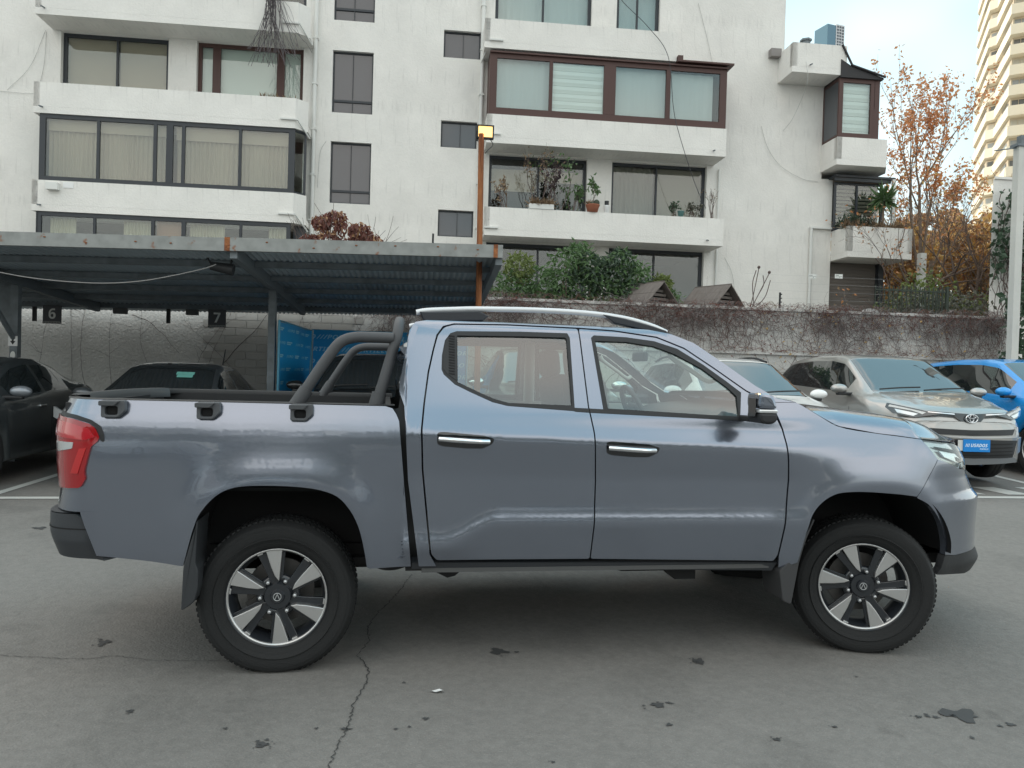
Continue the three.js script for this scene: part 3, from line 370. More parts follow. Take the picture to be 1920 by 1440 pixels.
// ───────────────────────── carport ─────────────────────────
{
  const c = thing('carport', 'long open carport with rusty front beam and dark corrugated roof over the left bays', 'carport', L(0, 0, -11.5), TH);
  // local z = w + 11.5: front beam at +2.5, rear beam at -2.5
  const yb = (u, z) => 2.64 + 0.06 * z + 0.0185 * (u + 2.4);       // underside of the rafters
  const U0 = -9.6, U1 = 0.82, beam = (u0, u1, z0, z1, h, d0 = 0, m = M.steel, name = 'purlin', onto = c) => { const g = bx(0, 1, 0, h, 0, 1), p = g.attributes.position; for (let i = 0; i < p.count; i++) { const u = p.getX(i) < 0.5 ? u0 : u1, z = p.getZ(i) < 0.5 ? z0 : z1; p.setXYZ(i, u, yb(u, z) + d0 + p.getY(i), z); } const uv = g.attributes.uv; for (let i = 0; i < uv.count; i++) uv.setXY(i, p.getX(i), p.getY(i)); g.computeVertexNormals(); return part(onto, name, g.toNonIndexed(), m); };
  beam(U0, -2.32, 2.46, 2.5, 0.15, 0, M.beam, 'front_beam'); beam(-2.3, U1, 2.46, 2.502, 0.15, 0.004, M.beam, 'front_beam'); beam(-2.34, -2.28, 2.45, 2.505, 0.152, 0.003, M.rust, 'beam_joint'); beam(U1 - 0.11, U1 - 0.06, 2.45, 2.506, 0.153, 0.004, M.rust, 'beam_joint');
  for (const z of [1.55, 0.55, -0.45, -1.45]) beam(U0, U1 - 0.08, z - 0.03, z + 0.03, 0.07, 0.0, M.steel, 'purlin');
  beam(U0, U1, -2.5, -2.44, 0.13, 0, M.steel, 'rear_beam');
  for (const u of [-8.9, -5.7, -2.25, U1 - 0.04]) { const g = beam(u - 0.04, u + 0.04, -2.43, 2.45, 0.14, -0.072, M.steel, 'rafter'); void g; }
  const n = Math.round((U1 - U0) / 0.0127);
  part(c, 'corrugated_sheet', grid(n, 10, (a, b) => { const u = lerp(U0, U1, a), z = lerp(2.46, -3.4, b); return [u, yb(u, z) + 0.085 + 0.011 * Math.sin(u / 0.076 * 2 * PI) + 0.0, z]; }), std([0.52, 0.59, 0.63], 0.55, { side: THREE.DoubleSide, metalness: 0.15, map: M.zinc.map }));
  for (const u of [-5.7, -2.25]) { part(c, 'post', bx(u - 0.05, u + 0.05, gl(u, -11.3) - 0.05, yb(u, 0.2) - 0.07, 0.15, 0.25), M.steel); }
  part(c, 'post', bx(-8.95, -8.85, 0.1, yb(-8.9, 0.2) - 0.07, 0.15, 0.25), M.steel);
  for (const s of [1]) part(c, 'brace', rod([-5.7, 1.75, 0.2], [-5.7, yb(-5.7, 1.2) - 0.06, 1.2 * s], 0.035), M.steel);
  part(c, 'brace', ext([[-6.1, 2.5], [-5.75, 2.5], [-5.75, 1.85]], 0.05).translate(0, 0, 0.18), M.steel);
  for (const [u, h] of [[-6.75, 0.25], [-4.55, 0.25]]) part(c, 'hanger', bx(u - 0.03, u + 0.03, yb(u, -2.47) - h, yb(u, -2.47), -2.5, -2.46), M.black);
  for (const [u, s] of [[-5.35, 0.11], [-4.15, 0.1]]) part(c, 'cable_box', bx(u - s, u + s, yb(u, -2.47) - 0.1, yb(u, -2.47) - 0.002, -2.52, -2.44), std([0.12, 0.12, 0.12], 0.8));
  // rusty bolts on the front beam
  for (let i = 0; i < 13; i++) { const u = -5.2 + i * 0.47 + rr(-0.1, 0.1); part(c, 'bolt', new THREE.SphereGeometry(0.01, 8, 6).scale(1.5, 0.8, 0.4).translate(u, yb(u, 2.5) + rr(0.05, 0.12), 2.506), M.rust); }
  // slack wire and lamp remnant below the roof
  const lampP = L(-2.46, 2.66, -9.35); const fl = thing('spotlight', 'dark broken spotlight hanging below the carport roof', 'lamp', lampP, TH);
  part(fl, 'housing', rod([-0.12, 0.0, 0], [0.14, -0.04, 0], 0.05, 0.07, 10), M.black); part(fl, 'bracket', [rod([-0.1, 0, 0], [-0.16, 0.09, 0], 0.012), rod([0.1, 0, 0], [0.12, 0.08, 0], 0.012)], M.black);
  lone('slack_wire', 'thin pale wire sagging under the carport roof', 'wire', tube([[-5.6, 2.62, 0], [-4.82, 2.47, 0], [-4.36, 2.41, 0], [-3.79, 2.39, 0], [-3.33, 2.43, 0], [-2.92, 2.52, 0], [-2.6, 2.61, 0], [-2.48, 2.66, 0]], 0.006, 5, 50), std([0.35, 0.34, 0.33], 0.7), L(0, 0, -9.2), TH);
  for (const [num, u, y] of [['6', -6.43, 2.28], ['7', -3.71, 2.31]]) {
    const b = thing('number_sign', num === '6' ? 'dark square bay sign reading 6 hanging at the far left of the carport' : 'dark square bay sign reading 7 hanging left of the blue banner', 'sign', L(u, y, -13.9), TH, 'carport bay number signs');
    part(b, 'plate', bx(-0.15, 0.15, -0.155, 0.155, -0.01, 0), std([0.05, 0.05, 0.055], 0.6));
    part(b, 'print', new THREE.PlaneGeometry(0.29, 0.3).translate(0, 0, 0.002), std([1, 1, 1], 0.7, { map: canvasTex(128, 128, (x) => { x.fillStyle = '#5a5a5e'; x.fillRect(0, 0, 128, 128); x.fillStyle = '#e6e6e2'; x.font = 'bold 104px sans-serif'; x.textAlign = 'center'; x.fillText(num, 64, 94); x.fillStyle = '#b8b8b4'; x.fillRect(4, 114, 120, 12); x.fillStyle = '#333'; for (let i = 0; i < 10; i++) x.fillRect(8 + i * 11.4, 117, 7, 6); }) }));
  }
  const ar = thing('arrow_sign', 'little white sign with a down arrow fixed to the left carport post', 'sign', L(-5.7, 1.75, -11.24), TH); part(ar, 'plate', bx(-0.06, 0.06, -0.07, 0.07, 0, 0.006), M.white); part(ar, 'arrow', ext([[-0.012, 0.05], [-0.012, 0], [-0.035, 0], [0, -0.05], [0.035, 0], [0.012, 0], [0.012, 0.05]], 0.003).translate(0, 0, 0.0065), M.black);
  lone('reflector', 'small pale oval plate on the left carport post below the arrow sign', 'plate', new THREE.SphereGeometry(0.05, 12, 8).scale(0.7, 1.2, 0.15), M.pvc, L(-5.7, 1.55, -11.24), TH);
  // blue promotion screens
  const promo = canvasTex(1024, 1024, (x) => { x.fillStyle = '#1c9bd8'; x.fillRect(0, 0, 1024, 1024); x.fillStyle = 'rgba(190,225,240,0.75)'; x.font = 'italic bold 54px sans-serif'; for (let r = 0; r < 9; r++) for (let c = -1; c < 4; c++) { const px = c * 330 + (r % 2) * 165 + 20, py = 80 + r * 112; x.fillText('///PORTILLO', px, py); } });
  const logos = canvasTex(512, 1024, (x) => { x.fillStyle = '#1ba4e4'; x.fillRect(0, 0, 512, 1024); x.fillStyle = 'rgba(200,232,245,0.8)'; x.font = 'italic bold 30px sans-serif'; for (let r = 0; r < 10; r++) for (let c = 0; c < 5; c++) { const px = 20 + c * 100, py = 60 + r * 102; if ((r + c) % 2) x.fillText('///PO', px, py); else { x.fillRect(px, py - 24, 58, 10); x.fillRect(px, py - 10, 44, 10); } } });
  const sc = thing('banner_wall', 'blue PORTILLO promotion banner stretched in an L round the bay under the carport', 'banner', L(-2.13, gl(-2.1, -12), -11.2), TH);
  const bmat = (t) => std([1, 1, 1], 0.45, { map: t, side: THREE.DoubleSide });
  part(sc, 'side_banner', grid(20, 16, (u, v) => [0.02 * Math.sin(u * 9 + v * 4) + 0.03 * u, 0.02 + v * 1.97, -u * 2.75]), bmat(logos)); part(sc, 'back_banner', grid(30, 14, (u, v) => [0.06 + u * 2.75, 0.02 + v * 2.0, -2.78 + 0.015 * Math.sin(u * 11)]), bmat(promo)); part(sc, 'frame', [rod([0, 0, 0.02], [0, 2.0, 0.02], 0.018), rod([0, 2.0, 0.02], [0.03, 2.0, -2.78], 0.012), rod([0.03, 2.02, -2.8], [2.8, 2.02, -2.8], 0.012), rod([0.03, 0, -2.8], [0.03, 2.02, -2.8], 0.018), rod([2.8, 0, -2.8], [2.8, 2.02, -2.8], 0.018)], std([0.1, 0.35, 0.5], 0.5));
}
// rusty lamp pole with a lit floodlight
import { RectAreaLightUniformsLib } from 'three/addons/lights/RectAreaLightUniformsLib.js';
RectAreaLightUniformsLib.init();
{
  const p = thing('lamp_pole', 'rusty round pole with a small lit floodlight on top, rising behind the carport edge', 'lamp post', L(0.6, 0, -9.7), TH);
  part(p, 'pole', rod([0.02, 0.1, 0], [-0.03, 4.5, 0], 0.04, 0.036, 12), M.rust);
  const h = part(p, 'floodlight', [rb(-0.07, 0.11, 4.46, 4.6, -0.06, 0.0, 0.01), bx(-0.075, 0.115, 4.60, 4.612, -0.062, 0.02), bx(-0.075, 0.115, 4.448, 4.46, -0.062, 0.02), bx(-0.087, -0.075, 4.448, 4.612, -0.062, 0.02), bx(0.115, 0.127, 4.448, 4.612, -0.062, 0.02)], M.black);
  part(h, 'lamp_glass', bx(-0.068, 0.108, 4.464, 4.596, 0.001, 0.008), std([0.5, 0.36, 0.14], 0.4, { emissive: new THREE.Color(1, 0.62, 0.2), emissiveIntensity: 1.25 }));
  part(p, 'bracket', [bx(-0.1, -0.07, 4.42, 4.54, -0.05, -0.02), bx(-0.05, 0.0, 4.4, 4.46, -0.04, 0.0)], M.black); part(p, 'cable', tube([[0.09, 4.45, -0.05], [0.12, 4.38, -0.03], [0.06, 4.3, 0.02], [0.02, 4.25, 0.04]], 0.006, 5, 16), M.black);
  const al = new THREE.RectAreaLight(new THREE.Color(1, 0.6, 0.22), 30, 0.17, 0.13); al.position.set(0.02, 4.53, 0.02); al.rotation.set(0.15, PI, 0); p.add(al);
}
lone('bracket_stub', 'short dark upright stub on top of the carport front edge', 'post', rod([0, 0, 0], [0, 0.17, 0], 0.014), M.black, L(0.0, 2.98, -9.3), TH);
// pale square pole at the right
{
  const p = thing('street_pole', 'tall pale grey steel pole at the right end of the wall', 'pole', L(10.75, 0, -13.2), TH);
  part(p, 'pole', bx(-0.07, 0.07, 0.2, 5.95, -0.07, 0.07), std([0.78, 0.79, 0.77], 0.7, { map: tStucco })); part(p, 'cap', [bx(-0.12, 0.14, 5.952, 6.0, -0.1, 0.1), bx(-0.02, 0.16, 6.0, 6.16, -0.06, 0.06), rod([-0.5, 5.86, 0], [0.4, 6.02, 0], 0.012)], M.steel);
}

// ───────────────────────── the grey pickup ─────────────────────────
const RIM = { bright: std([0.66, 0.655, 0.65], 0.34, { metalness: 0.85 }), dark: std([0.02, 0.023, 0.028], 0.25, { clearcoat: 0.6 }) };
// a wheel standing at the origin, its outer face towards +z
function wheel(parent, x, y, z, turn, spin, o = {}) {
  const R = o.R ?? 0.375, W = o.W ?? 0.25, rr0 = o.rim ?? 0.243, w = new THREE.Group(); w.name = 'wheel'; w.position.set(x, y, z); w.rotation.y = turn; parent.add(w);
  const h = W / 2, prof = [[rr0, -h * 0.72], [rr0 + 0.02, -h * 0.86], [lerp(rr0, R, 0.45), -h * 1.02], [lerp(rr0, R, 0.8), -h * 0.98], [R - 0.018, -h * 0.86], [R - 0.004, -h * 0.7], [R, -h * 0.3], [R - 0.008, -h * 0.28], [R - 0.008, -h * 0.22], [R, -h * 0.2], [R, h * 0.2], [R - 0.008, h * 0.22], [R - 0.008, h * 0.28], [R, h * 0.3], [R - 0.004, h * 0.7], [R - 0.018, h * 0.86], [lerp(rr0, R, 0.84), h * 0.95], [lerp(rr0, R, 0.8), h * 0.99], [lerp(rr0, R, 0.72), h * 0.99], [lerp(rr0, R, 0.69), h * 1.02], [lerp(rr0, R, 0.45), h * 1.02], [lerp(rr0, R, 0.2), h * 0.95], [rr0 + 0.012, h * 0.84], [rr0, h * 0.78]];
  const sw = new THREE.Group(); sw.rotation.z = spin; void sw;
  const spun = (g) => { if (o.flat) { const q = g.attributes.position; for (let i = 0; i < q.count; i++) if (q.getY(i) < -o.flat) q.setY(i, -o.flat); } return g; };
  part(w, 'tyre', spun(new THREE.LatheGeometry(prof.map(([r, t]) => new THREE.Vector2(r, t)), 96).rotateX(PI / 2)), M.rubber);
  if (o.tread !== false) { const l = []; const n = 84; for (let i = 0; i < n; i++) { const a = i / n * 2 * PI; for (const s of [1, -1]) { l.push(bx(-0.0105, 0.0105, R - 0.03, R - 0.002, -0.021, 0.021).rotateX(-0.62 * s).translate(0, -0.003, s * h * 0.84).rotateZ(a + (s > 0 ? 0 : 0.03))); l.push(bx(-0.009, 0.009, R - 0.006, R + 0.002, -0.026, 0.026).rotateY(0.3 * s).translate(0, 0, s * h * 0.49).rotateZ(a + 0.02)); } l.push(bx(-0.009, 0.009, R - 0.006, R + 0.002, -0.018, 0.018).rotateZ(a + 0.01)); } part(w, 'tread', spun(merge(l)), M.rubber, 'stuff'); }
  const fz = h * 0.62, k = rr0 / 0.243;
  const rim = part(w, 'rim', new THREE.LatheGeometry([[rr0 - 0.004, -h * 0.7], [rr0 - 0.03, -h * 0.4], [rr0 - 0.035, fz - 0.05], [rr0 - 0.022, fz - 0.01], [rr0 - 0.012, fz + 0.012], [rr0 + 0.002, h * 0.83]].map((p) => new THREE.Vector2(...p)), 60).rotateX(PI / 2), std(RIM.dark.color.clone().toArray(), 0.3, { side: THREE.DoubleSide }));
  part(rim, 'rim_lip', new THREE.LatheGeometry([[rr0 - 0.014, fz + 0.01], [rr0 - 0.011, fz + 0.019], [rr0 - 0.003, fz + 0.021], [rr0, fz + 0.014]].map((p) => new THREE.Vector2(...p)), 72).rotateX(PI / 2), RIM.bright);
  const n = o.spokes ?? 6, sp = [[-0.06, 0.227], [0.019, 0.235], [0.012, 0.15], [0.0065, 0.078], [-0.0126, 0.1], [-0.033, 0.147]].map((p) => p.map((q) => q * k)), sd = [[-0.066, 0.226], [-0.105, 0.209], [-0.055, 0.11], [-0.035, 0.06], [0.0, 0.06], [0.0065, 0.078], [-0.0126, 0.1], [-0.033, 0.147]].map((p) => p.map((q) => q * k));
  for (let i = 0; i < n; i++) { const a = i * 2 * PI / n + spin; part(rim, 'spoke', ext(sp, 0.022, [], 0.003).translate(0, 0, fz - 0.012).rotateZ(a), RIM.bright); part(rim, 'lip_chip', ext([[-0.072, 0.223], [-0.103, 0.211], [-0.098, 0.199], [-0.075, 0.2085]].map((q) => q.map((x) => x * k)), 0.018, [], 0.002).translate(0, 0, fz - 0.012).rotateZ(a), RIM.bright); part(rim, 'spoke_flank', [ext(sd, 0.012, [], 0.003).translate(0, 0, fz - 0.024).rotateZ(a), ext([[0.019, 0.23], [0.032, 0.228], [0.024, 0.1], [0.0065, 0.078]].map((p) => p.map((q) => q * k)), 0.012, [], 0.002).translate(0, 0, fz - 0.022).rotateZ(a)], RIM.dark); }
  part(rim, 'hub', [new THREE.CylinderGeometry(0.062 * k, 0.075 * k, 0.03, 30).rotateX(PI / 2).translate(0, 0, fz - 0.012), new THREE.TorusGeometry(0.085 * k, 0.022 * k, 10, 36).scale(1, 1, 0.8).translate(0, 0, fz - 0.028)], RIM.dark);
  const cap = part(rim, 'hub_cap', new THREE.CylinderGeometry(0.03 * k, 0.036 * k, 0.012, 28).rotateX(PI / 2).translate(0, 0, fz + 0.008), RIM.dark); void cap;
  part(rim, 'emblem', [new THREE.TorusGeometry(0.0185 * k, 0.002, 6, 24).translate(0, 0, fz + 0.015), bx(-0.0018, 0.0018, -0.014, 0.016, 0, 0.002).rotateZ(-0.42).translate(-0.006, 0, fz + 0.0142), bx(-0.0018, 0.0018, -0.014, 0.016, 0, 0.0022).rotateZ(0.42).translate(0.006, 0, fz + 0.0142)], M.silver);
  for (let i = 0; i < 6; i++) { const a = i * PI / 3 + 0.07 + spin, c = 0.083 * k; part(rim, 'wheel_nut', [new THREE.CylinderGeometry(0.0095, 0.0105, 0.02, 6).rotateX(PI / 2).translate(c * Math.cos(a), c * Math.sin(a), fz + 0.004), new THREE.SphereGeometry(0.0085, 10, 6).scale(1, 1, 0.6).translate(c * Math.cos(a), c * Math.sin(a), fz + 0.014)], M.silver); }
  part(w, 'brake_disc', [new THREE.CylinderGeometry(0.165 * k, 0.165 * k, 0.02, 40).rotateX(PI / 2).translate(0, 0, fz - 0.12), bx(-0.05, 0.05, 0.06, 0.17, fz - 0.15, fz - 0.085).rotateZ(2.2)], std([0.16, 0.155, 0.15], 0.45, { metalness: 0.7 }));
  return w;
}
const inset = (poly, d) => { const n = poly.length, cw = THREE.ShapeUtils.area(poly.map((p) => ({ x: p[0], y: p[1] }))) < 0 ? -1 : 1; return poly.map((p, i) => { const a = poly[(i + n - 1) % n], b = poly[(i + 1) % n]; let x1 = p[0] - a[0], y1 = p[1] - a[1], x2 = b[0] - p[0], y2 = b[1] - p[1]; const l1 = Math.hypot(x1, y1), l2 = Math.hypot(x2, y2); x1 /= l1; y1 /= l1; x2 /= l2; y2 /= l2; let nx = -(y1 + y2), ny = x1 + x2; const m = Math.hypot(nx, ny) || 1, co = Math.max(0.4, (-y1 * nx + x1 * ny) / m); return [p[0] + nx / m * d / co * cw, p[1] + ny / m * d / co * cw]; }); };
{
  const T = thing('pickup_truck', 'grey-blue metallic double-cab pickup parked side-on in the middle of the yard', 'pickup truck', [-1.256, 0, -4.567], 0.1624);
  const P = paint([0.262, 0.29, 0.352], { roughness: 0.21, metalness: 0.86 });
  // ── the body surface: half-width as a function of length s and height y (front to +x)
  const CAB = [[0.40, 0.855], [0.50, 0.885], [0.56, 0.90], [0.75, 0.935], [0.82, 0.921], [1.0, 0.923], [1.19, 0.945], [1.31, 0.905], [1.70, 0.752], [1.76, 0.715], [1.80, 0.62]];
  const BED = [[0.40, 0.86], [0.55, 0.895], [0.80, 0.925], [1.05, 0.94], [1.2, 0.935], [1.33, 0.905], [1.4, 0.895]], FEN = [[0.35, 0.85], [0.5, 0.885], [0.80, 0.92], [1.05, 0.94], [1.15, 0.93], [1.30, 0.89], [1.45, 0.84]];
  const flare = (s, y, c) => { const r = (Math.abs((s - c) / 0.435) ** 2.6 + Math.abs((y - 0.39) / 0.535) ** 2.6) ** (1 / 2.6); return 0.03 * Math.exp(-(((r - 1) / 0.25) ** 2)); };
  const side = (s, y) => { const k = 0.028 * (clamp(s, 0.6, 2.7) - 0.7) * sstep(y, 0.85, 1.1) * (1 - sstep(y, 1.22, 1.31)), k2 = 0.11 * (1 - sstep(s, 0.78, 1.08)) * sstep(y, 0.52, 0.64) * (1 - sstep(y, 0.8, 0.97)); let z; if (s < 0.6) z = soft(y, BED, 0.06); else { const q = sstep(s, 2.45, 2.95); z = (1 - q) * soft(y + k + k2, CAB, 0.026) + q * soft(y, FEN, 0.05); } return z + flare(s, y, 0.02) + flare(s, y, 3.135); };
  const A0 = -0.78, A1 = 3.25, SF = [[0.37, 4.17], [0.41, 4.22], [0.47, 4.26], [0.55, 4.21], [0.67, 4.20], [0.79, 4.20], [0.85, 4.20], [0.90, 4.14], [0.99, 4.08], [1.07, 4.06], [1.13, 4.02], [1.19, 3.98], [1.3, 3.87]], SR = [[0.5, -1.12], [0.8, -1.13], [0.9, -1.11], [0.98, -1.12], [1.16, -1.13], [1.24, -1.12], [1.26, -1.11], [1.32, -1.08]];
  const S = (off = 0) => (a, y) => {
    let s = a, z = side(clamp(a, A0, 3.9), y); const bend = (ph, p) => (Math.abs(Math.cos(ph)) ** p + Math.abs(Math.sin(ph)) ** p) ** (-1 / p);
    if (a > A1) { const ph = (a - A1) / 1.52 * PI / 2, r = bend(ph, 2.4); s = A1 + (soft(y, SF, 0.008) - A1) * r * Math.sin(ph); z = side(Math.min(s, 3.9), y) * r * Math.cos(ph); s += off * Math.sin(ph); z += off * Math.cos(ph); return [s, y, z]; }
    if (a < A0) { const ph = (A0 - a) / 0.52 * PI / 2, r = bend(ph, 2.6); s = A0 - (A0 - lin(y, SR)) * r * Math.sin(ph); z = z * r * Math.cos(ph); s -= off * Math.sin(ph); z += off * Math.cos(ph); return [s, y, z]; }
    return [s, y, z + off];
  };
  const both = (name, geo, mat, parents) => [part(parents ? parents[0] : T, name, geo, mat), part(parents ? parents[1] : T, name, mirrorZ(geo), mat)];
  const skin = (poly, holes = [], off = 0, h = 0.05, fl = 0.025) => panel(poly, holes, S(off), h, fl);
  const archR = [[0.432, 0.535], [0.417, 0.622], [0.387, 0.739], [0.344, 0.823], [0.285, 0.886], [0.204, 0.918], [0.097, 0.933], [-0.061, 0.938], [-0.167, 0.932], [-0.231, 0.913], [-0.281, 0.879], [-0.326, 0.827], [-0.356, 0.775], [-0.417, 0.552]];
  const archF = [[3.611, 0.556], [3.606, 0.618], [3.571, 0.704], [3.518, 0.783], [3.444, 0.852], [3.376, 0.885], [3.27, 0.905], [3.093, 0.917], [2.983, 0.918], [2.892, 0.908], [2.826, 0.874], [2.776, 0.824], [2.747, 0.77], [2.696, 0.532]];
  const smooth = (l, n = 3) => { const c = new THREE.CatmullRomCurve3(l.map(([x, y]) => new THREE.Vector3(x, y, 0)), false, 'centripetal'); return c.getPoints((l.length - 1) * n).map((p) => [p.x, p.y]); };
  // bed sides, tailgate
  const bed = both('bed_side', skin([[-1.04, 1.326], [0.50, 1.322], [0.535, 1.312], [0.553, 1.285], ...smooth([[0.568, 1.251], [0.598, 0.965], [0.645, 0.531]], 4), [0.443, 0.529], ...smooth(archR), [-0.802, 0.6], [-0.85, 0.744], [-0.868, 0.806], [-1.04, 0.802]], [], 0, 0.024, 0.03), P);
  part(T, 'tailgate', [skin([[-1.047, 1.326], [-1.3, 1.33], [-1.3, 0.8], [-1.047, 0.8]]), mirrorZ(skin([[-1.047, 1.326], [-1.3, 1.33], [-1.3, 0.8], [-1.047, 0.8]]))], P);
  const lamp = [[-0.865, 0.92], [-0.841, 0.961], [-0.847, 0.993], [-0.819, 1.111], [-0.795, 1.131], [-0.785, 1.153], [-0.805, 1.197], [-0.832, 1.216], [-0.906, 1.235], [-1.06, 1.247], [-1.07, 0.915], [-1.0, 0.905]];
  both('lamp_trim', skin(rc([[-1.06, 1.247], [-1.06, 1.268], [-0.9, 1.253], [-0.83, 1.234], [-0.785, 1.205], [-0.768, 1.165], [-0.767, 1.13], [-0.785, 1.138], [-0.785, 1.153], [-0.805, 1.197], [-0.832, 1.216], [-0.906, 1.235]], 0.01), [], 0.004, 0.03, 0.008), M.black);
  const tails = both('tail_lamp', skin(rc(lamp, 0.012), [], 0.011, 0.025, 0.014), M.red);
  both('reverse_lens', skin(rc([[-1.0, 1.075], [-0.897, 1.099], [-0.892, 1.128], [-1.0, 1.125]], 0.006), [], 0.014, 0.03, 0.003), M.lens, tails); both('light_bar', skin([[-0.865, 1.1], [-0.835, 1.105], [-0.872, 0.985], [-0.905, 0.985]], [], 0.015, 0.03, 0.004), std([0.5, 0.02, 0.022], 0.15, { clearcoat: 1 }), tails); both('upper_lens', skin([[-1.04, 1.225], [-0.91, 1.215], [-0.83, 1.192], [-0.805, 1.155], [-0.84, 1.14], [-1.02, 1.15]], [], 0.014, 0.03, 0.003), std([0.46, 0.01, 0.02], 0.2, { clearcoat: 1 }), tails);
  // rear bumper
  const bumperM = std([0.04, 0.044, 0.05], 0.5, { bumpMap: bFine, bumpScale: 0.0006 });
  const bump = (a, y) => { const t = Math.max(0, a + 1.3) / 0.5, z = 0.885 * (1 - Math.max(0, 1 - t) ** 3) ** (1 / 2.2), s = -0.80 - 0.285 * (1 - t ** 2.2) + 0.35 * Math.max(0, 0.7 - y) * (1 - 0.4 * t); return [s, y, t >= 1 ? 0.885 : z * (1 - 0.35 * Math.max(0, 0.66 - y))]; };
  both('rear_bumper', panel([[-1.3, 0.60], [-0.80, 0.572], [-0.835, 0.70], [-0.865, 0.765], [-0.895, 0.79], [-1.3, 0.795]], [], bump, 0.04, 0.05), bumperM); both('bumper_top', panel([[-1.3, 0], [-0.9, 0], [-0.9, 0.3], [-1.3, 0.3]], [], (a, t) => { const p = bump(a, 0.795); return [p[0] + t * 0.6, 0.796 + t * 0.02, p[2] * (1 - t * 0.9)]; }, 0.06, 0), bumperM); both('bumper_groove', panel([[-1.29, 0.728], [-0.84, 0.716], [-0.842, 0.722], [-1.29, 0.735]], [], (a, y) => { const p = bump(a, y); return [p[0] - 0.002, p[1], p[2] + 0.002]; }, 0.04, 0), M.dark);
  // bed interior
  part(T, 'bed_floor', bx(-1.0, 0.53, 0.84, 0.86, -0.5, 0.5), M.black); part(T, 'bed_front_wall', bx(0.5, 0.53, 0.86, 1.31, -0.8, 0.8), M.black); part(T, 'tailgate_liner', bx(-1.0, -0.97, 0.86, 1.3, -0.76, 0.76), M.black);
  for (const s of [1, -1]) { const l = part(T, 'bed_liner', bx(-0.98, 0.5, 0.97, 1.305, s > 0 ? 0.8 : -0.82, s > 0 ? 0.82 : -0.8), M.black); for (let k = 0; k < 14; k++) part(l, 'rib', bx(-0.93 + k * 0.104, -0.87 + k * 0.104, 0.98, 1.26, s > 0 ? 0.79 : -0.8, s > 0 ? 0.8 : -0.79), M.black); } both('bed_rail', grid(40, 5, (u, v) => { const a = lerp(-1.035, 0.545, u), e = S(0.003)(a, 1.326), q = [0, 0, 0.1, 0.9, 1][v * 5 | 0] ?? 1, yy = [1.3255, 1.328, 1.330, 1.330, 1.328, 1.30][Math.round(v * 5)], zi = [0, 0, 0.012, 0.085, 0.095, 0.095][Math.round(v * 5)]; void q; return [Math.max(e[0], -1.05), yy, Math.max(0.1, e[2] - zi)]; }), std(M.black.color.toArray(), 0.45, { side: THREE.DoubleSide }));
  both('tailgate_cap', grid(16, 3, (u, v) => { const e = S(0.0)(lerp(-1.3, -1.02, u), 1.33), k = [0, 0.01, 0.085, 0.095][Math.round(v * 3)]; return [e[0] + k * 0.9, [1.33, 1.338, 1.338, 1.28][Math.round(v * 3)], Math.max(0, e[2] - k * 0.5)]; }), std([0.025, 0.027, 0.03], 0.45, { side: THREE.DoubleSide })); part(T, 'wheel_box', rb(-0.4, 0.42, 0.95, 1.0, -0.8, -0.5, 0.02), M.black);
  both('gap_seal', panel([[0.50, 0.55], [0.74, 0.55], [0.66, 0.97], [0.625, 1.30], [0.61, 1.42], [0.58, 1.42], [0.565, 1.31], [0.50, 1.30]], [], (a, y) => [a, y, side(0.7, Math.min(y, 1.3)) - 0.075 - Math.max(0, y - 1.3) * 0.5], 0.08, 0), std([0.012, 0.013, 0.014], 0.5, { side: THREE.DoubleSide }));
  // tie-down cleats
  for (const s of [1, -1]) for (const x of [-0.735, -0.32, 0.102]) {
    const z = s * (side(x, 1.285) + 0.004), c = new THREE.Group(); c.name = 'cleat'; c.scale.set(0.88, 0.88, 1); c.position.set(x, 1.286, z); if (s < 0) c.rotation.y = PI; T.add(c);
    part(c, 'cleat_body', ext(rc([[-0.052, -0.046], [0.03, -0.046], [0.066, -0.01], [0.066, 0.045], [-0.052, 0.045]], 0.012), 0.03, [rc(rect(-0.032, 0.03, -0.032, 0.014), 0.014)], 0.004), std([0.085, 0.09, 0.098], 0.5)); part(c, 'cleat_lip', ext(rc([[-0.056, 0.02], [0.02, 0.02], [0.045, 0.046], [-0.056, 0.046]], 0.008), 0.02, [], 0.003).translate(-0.002, -0.004, 0.03), std([0.07, 0.074, 0.08], 0.5)); part(c, 'socket', rb(-0.034, 0.032, -0.033, 0.015, -0.002, 0.012, 0.004), M.dark);
  }
  // roll bar
  const bar = std([0.065, 0.067, 0.072], 0.5, { bumpMap: bFine, bumpScale: 0.0006 }), hoop = [];
  for (const s of [1, -1]) {
    part(T, 'roll_bar_brace', tube([[0.077, 1.33, s * 0.84], [0.15, 1.45, s * 0.835], [0.225, 1.568, s * 0.83], [0.275, 1.63, s * 0.827], [0.34, 1.656, s * 0.82], [0.43, 1.66, s * 0.81], [0.53, 1.66, s * 0.8]], 0.0275, 14, 50), bar);
    part(T, 'bar_sleeve', rod([0.06, 1.3, s * 0.842], [0.118, 1.395, s * 0.838], 0.036, 0.034, 16), bar); part(T, 'bar_sleeve', rod([0.448, 1.3, s * 0.83], [0.468, 1.385, s * 0.825], 0.037, 0.035, 16), bar);
  }
  for (let k = 0; k <= 12; k++) { const q = -1 + k / 6; hoop.push(q); } void hoop;
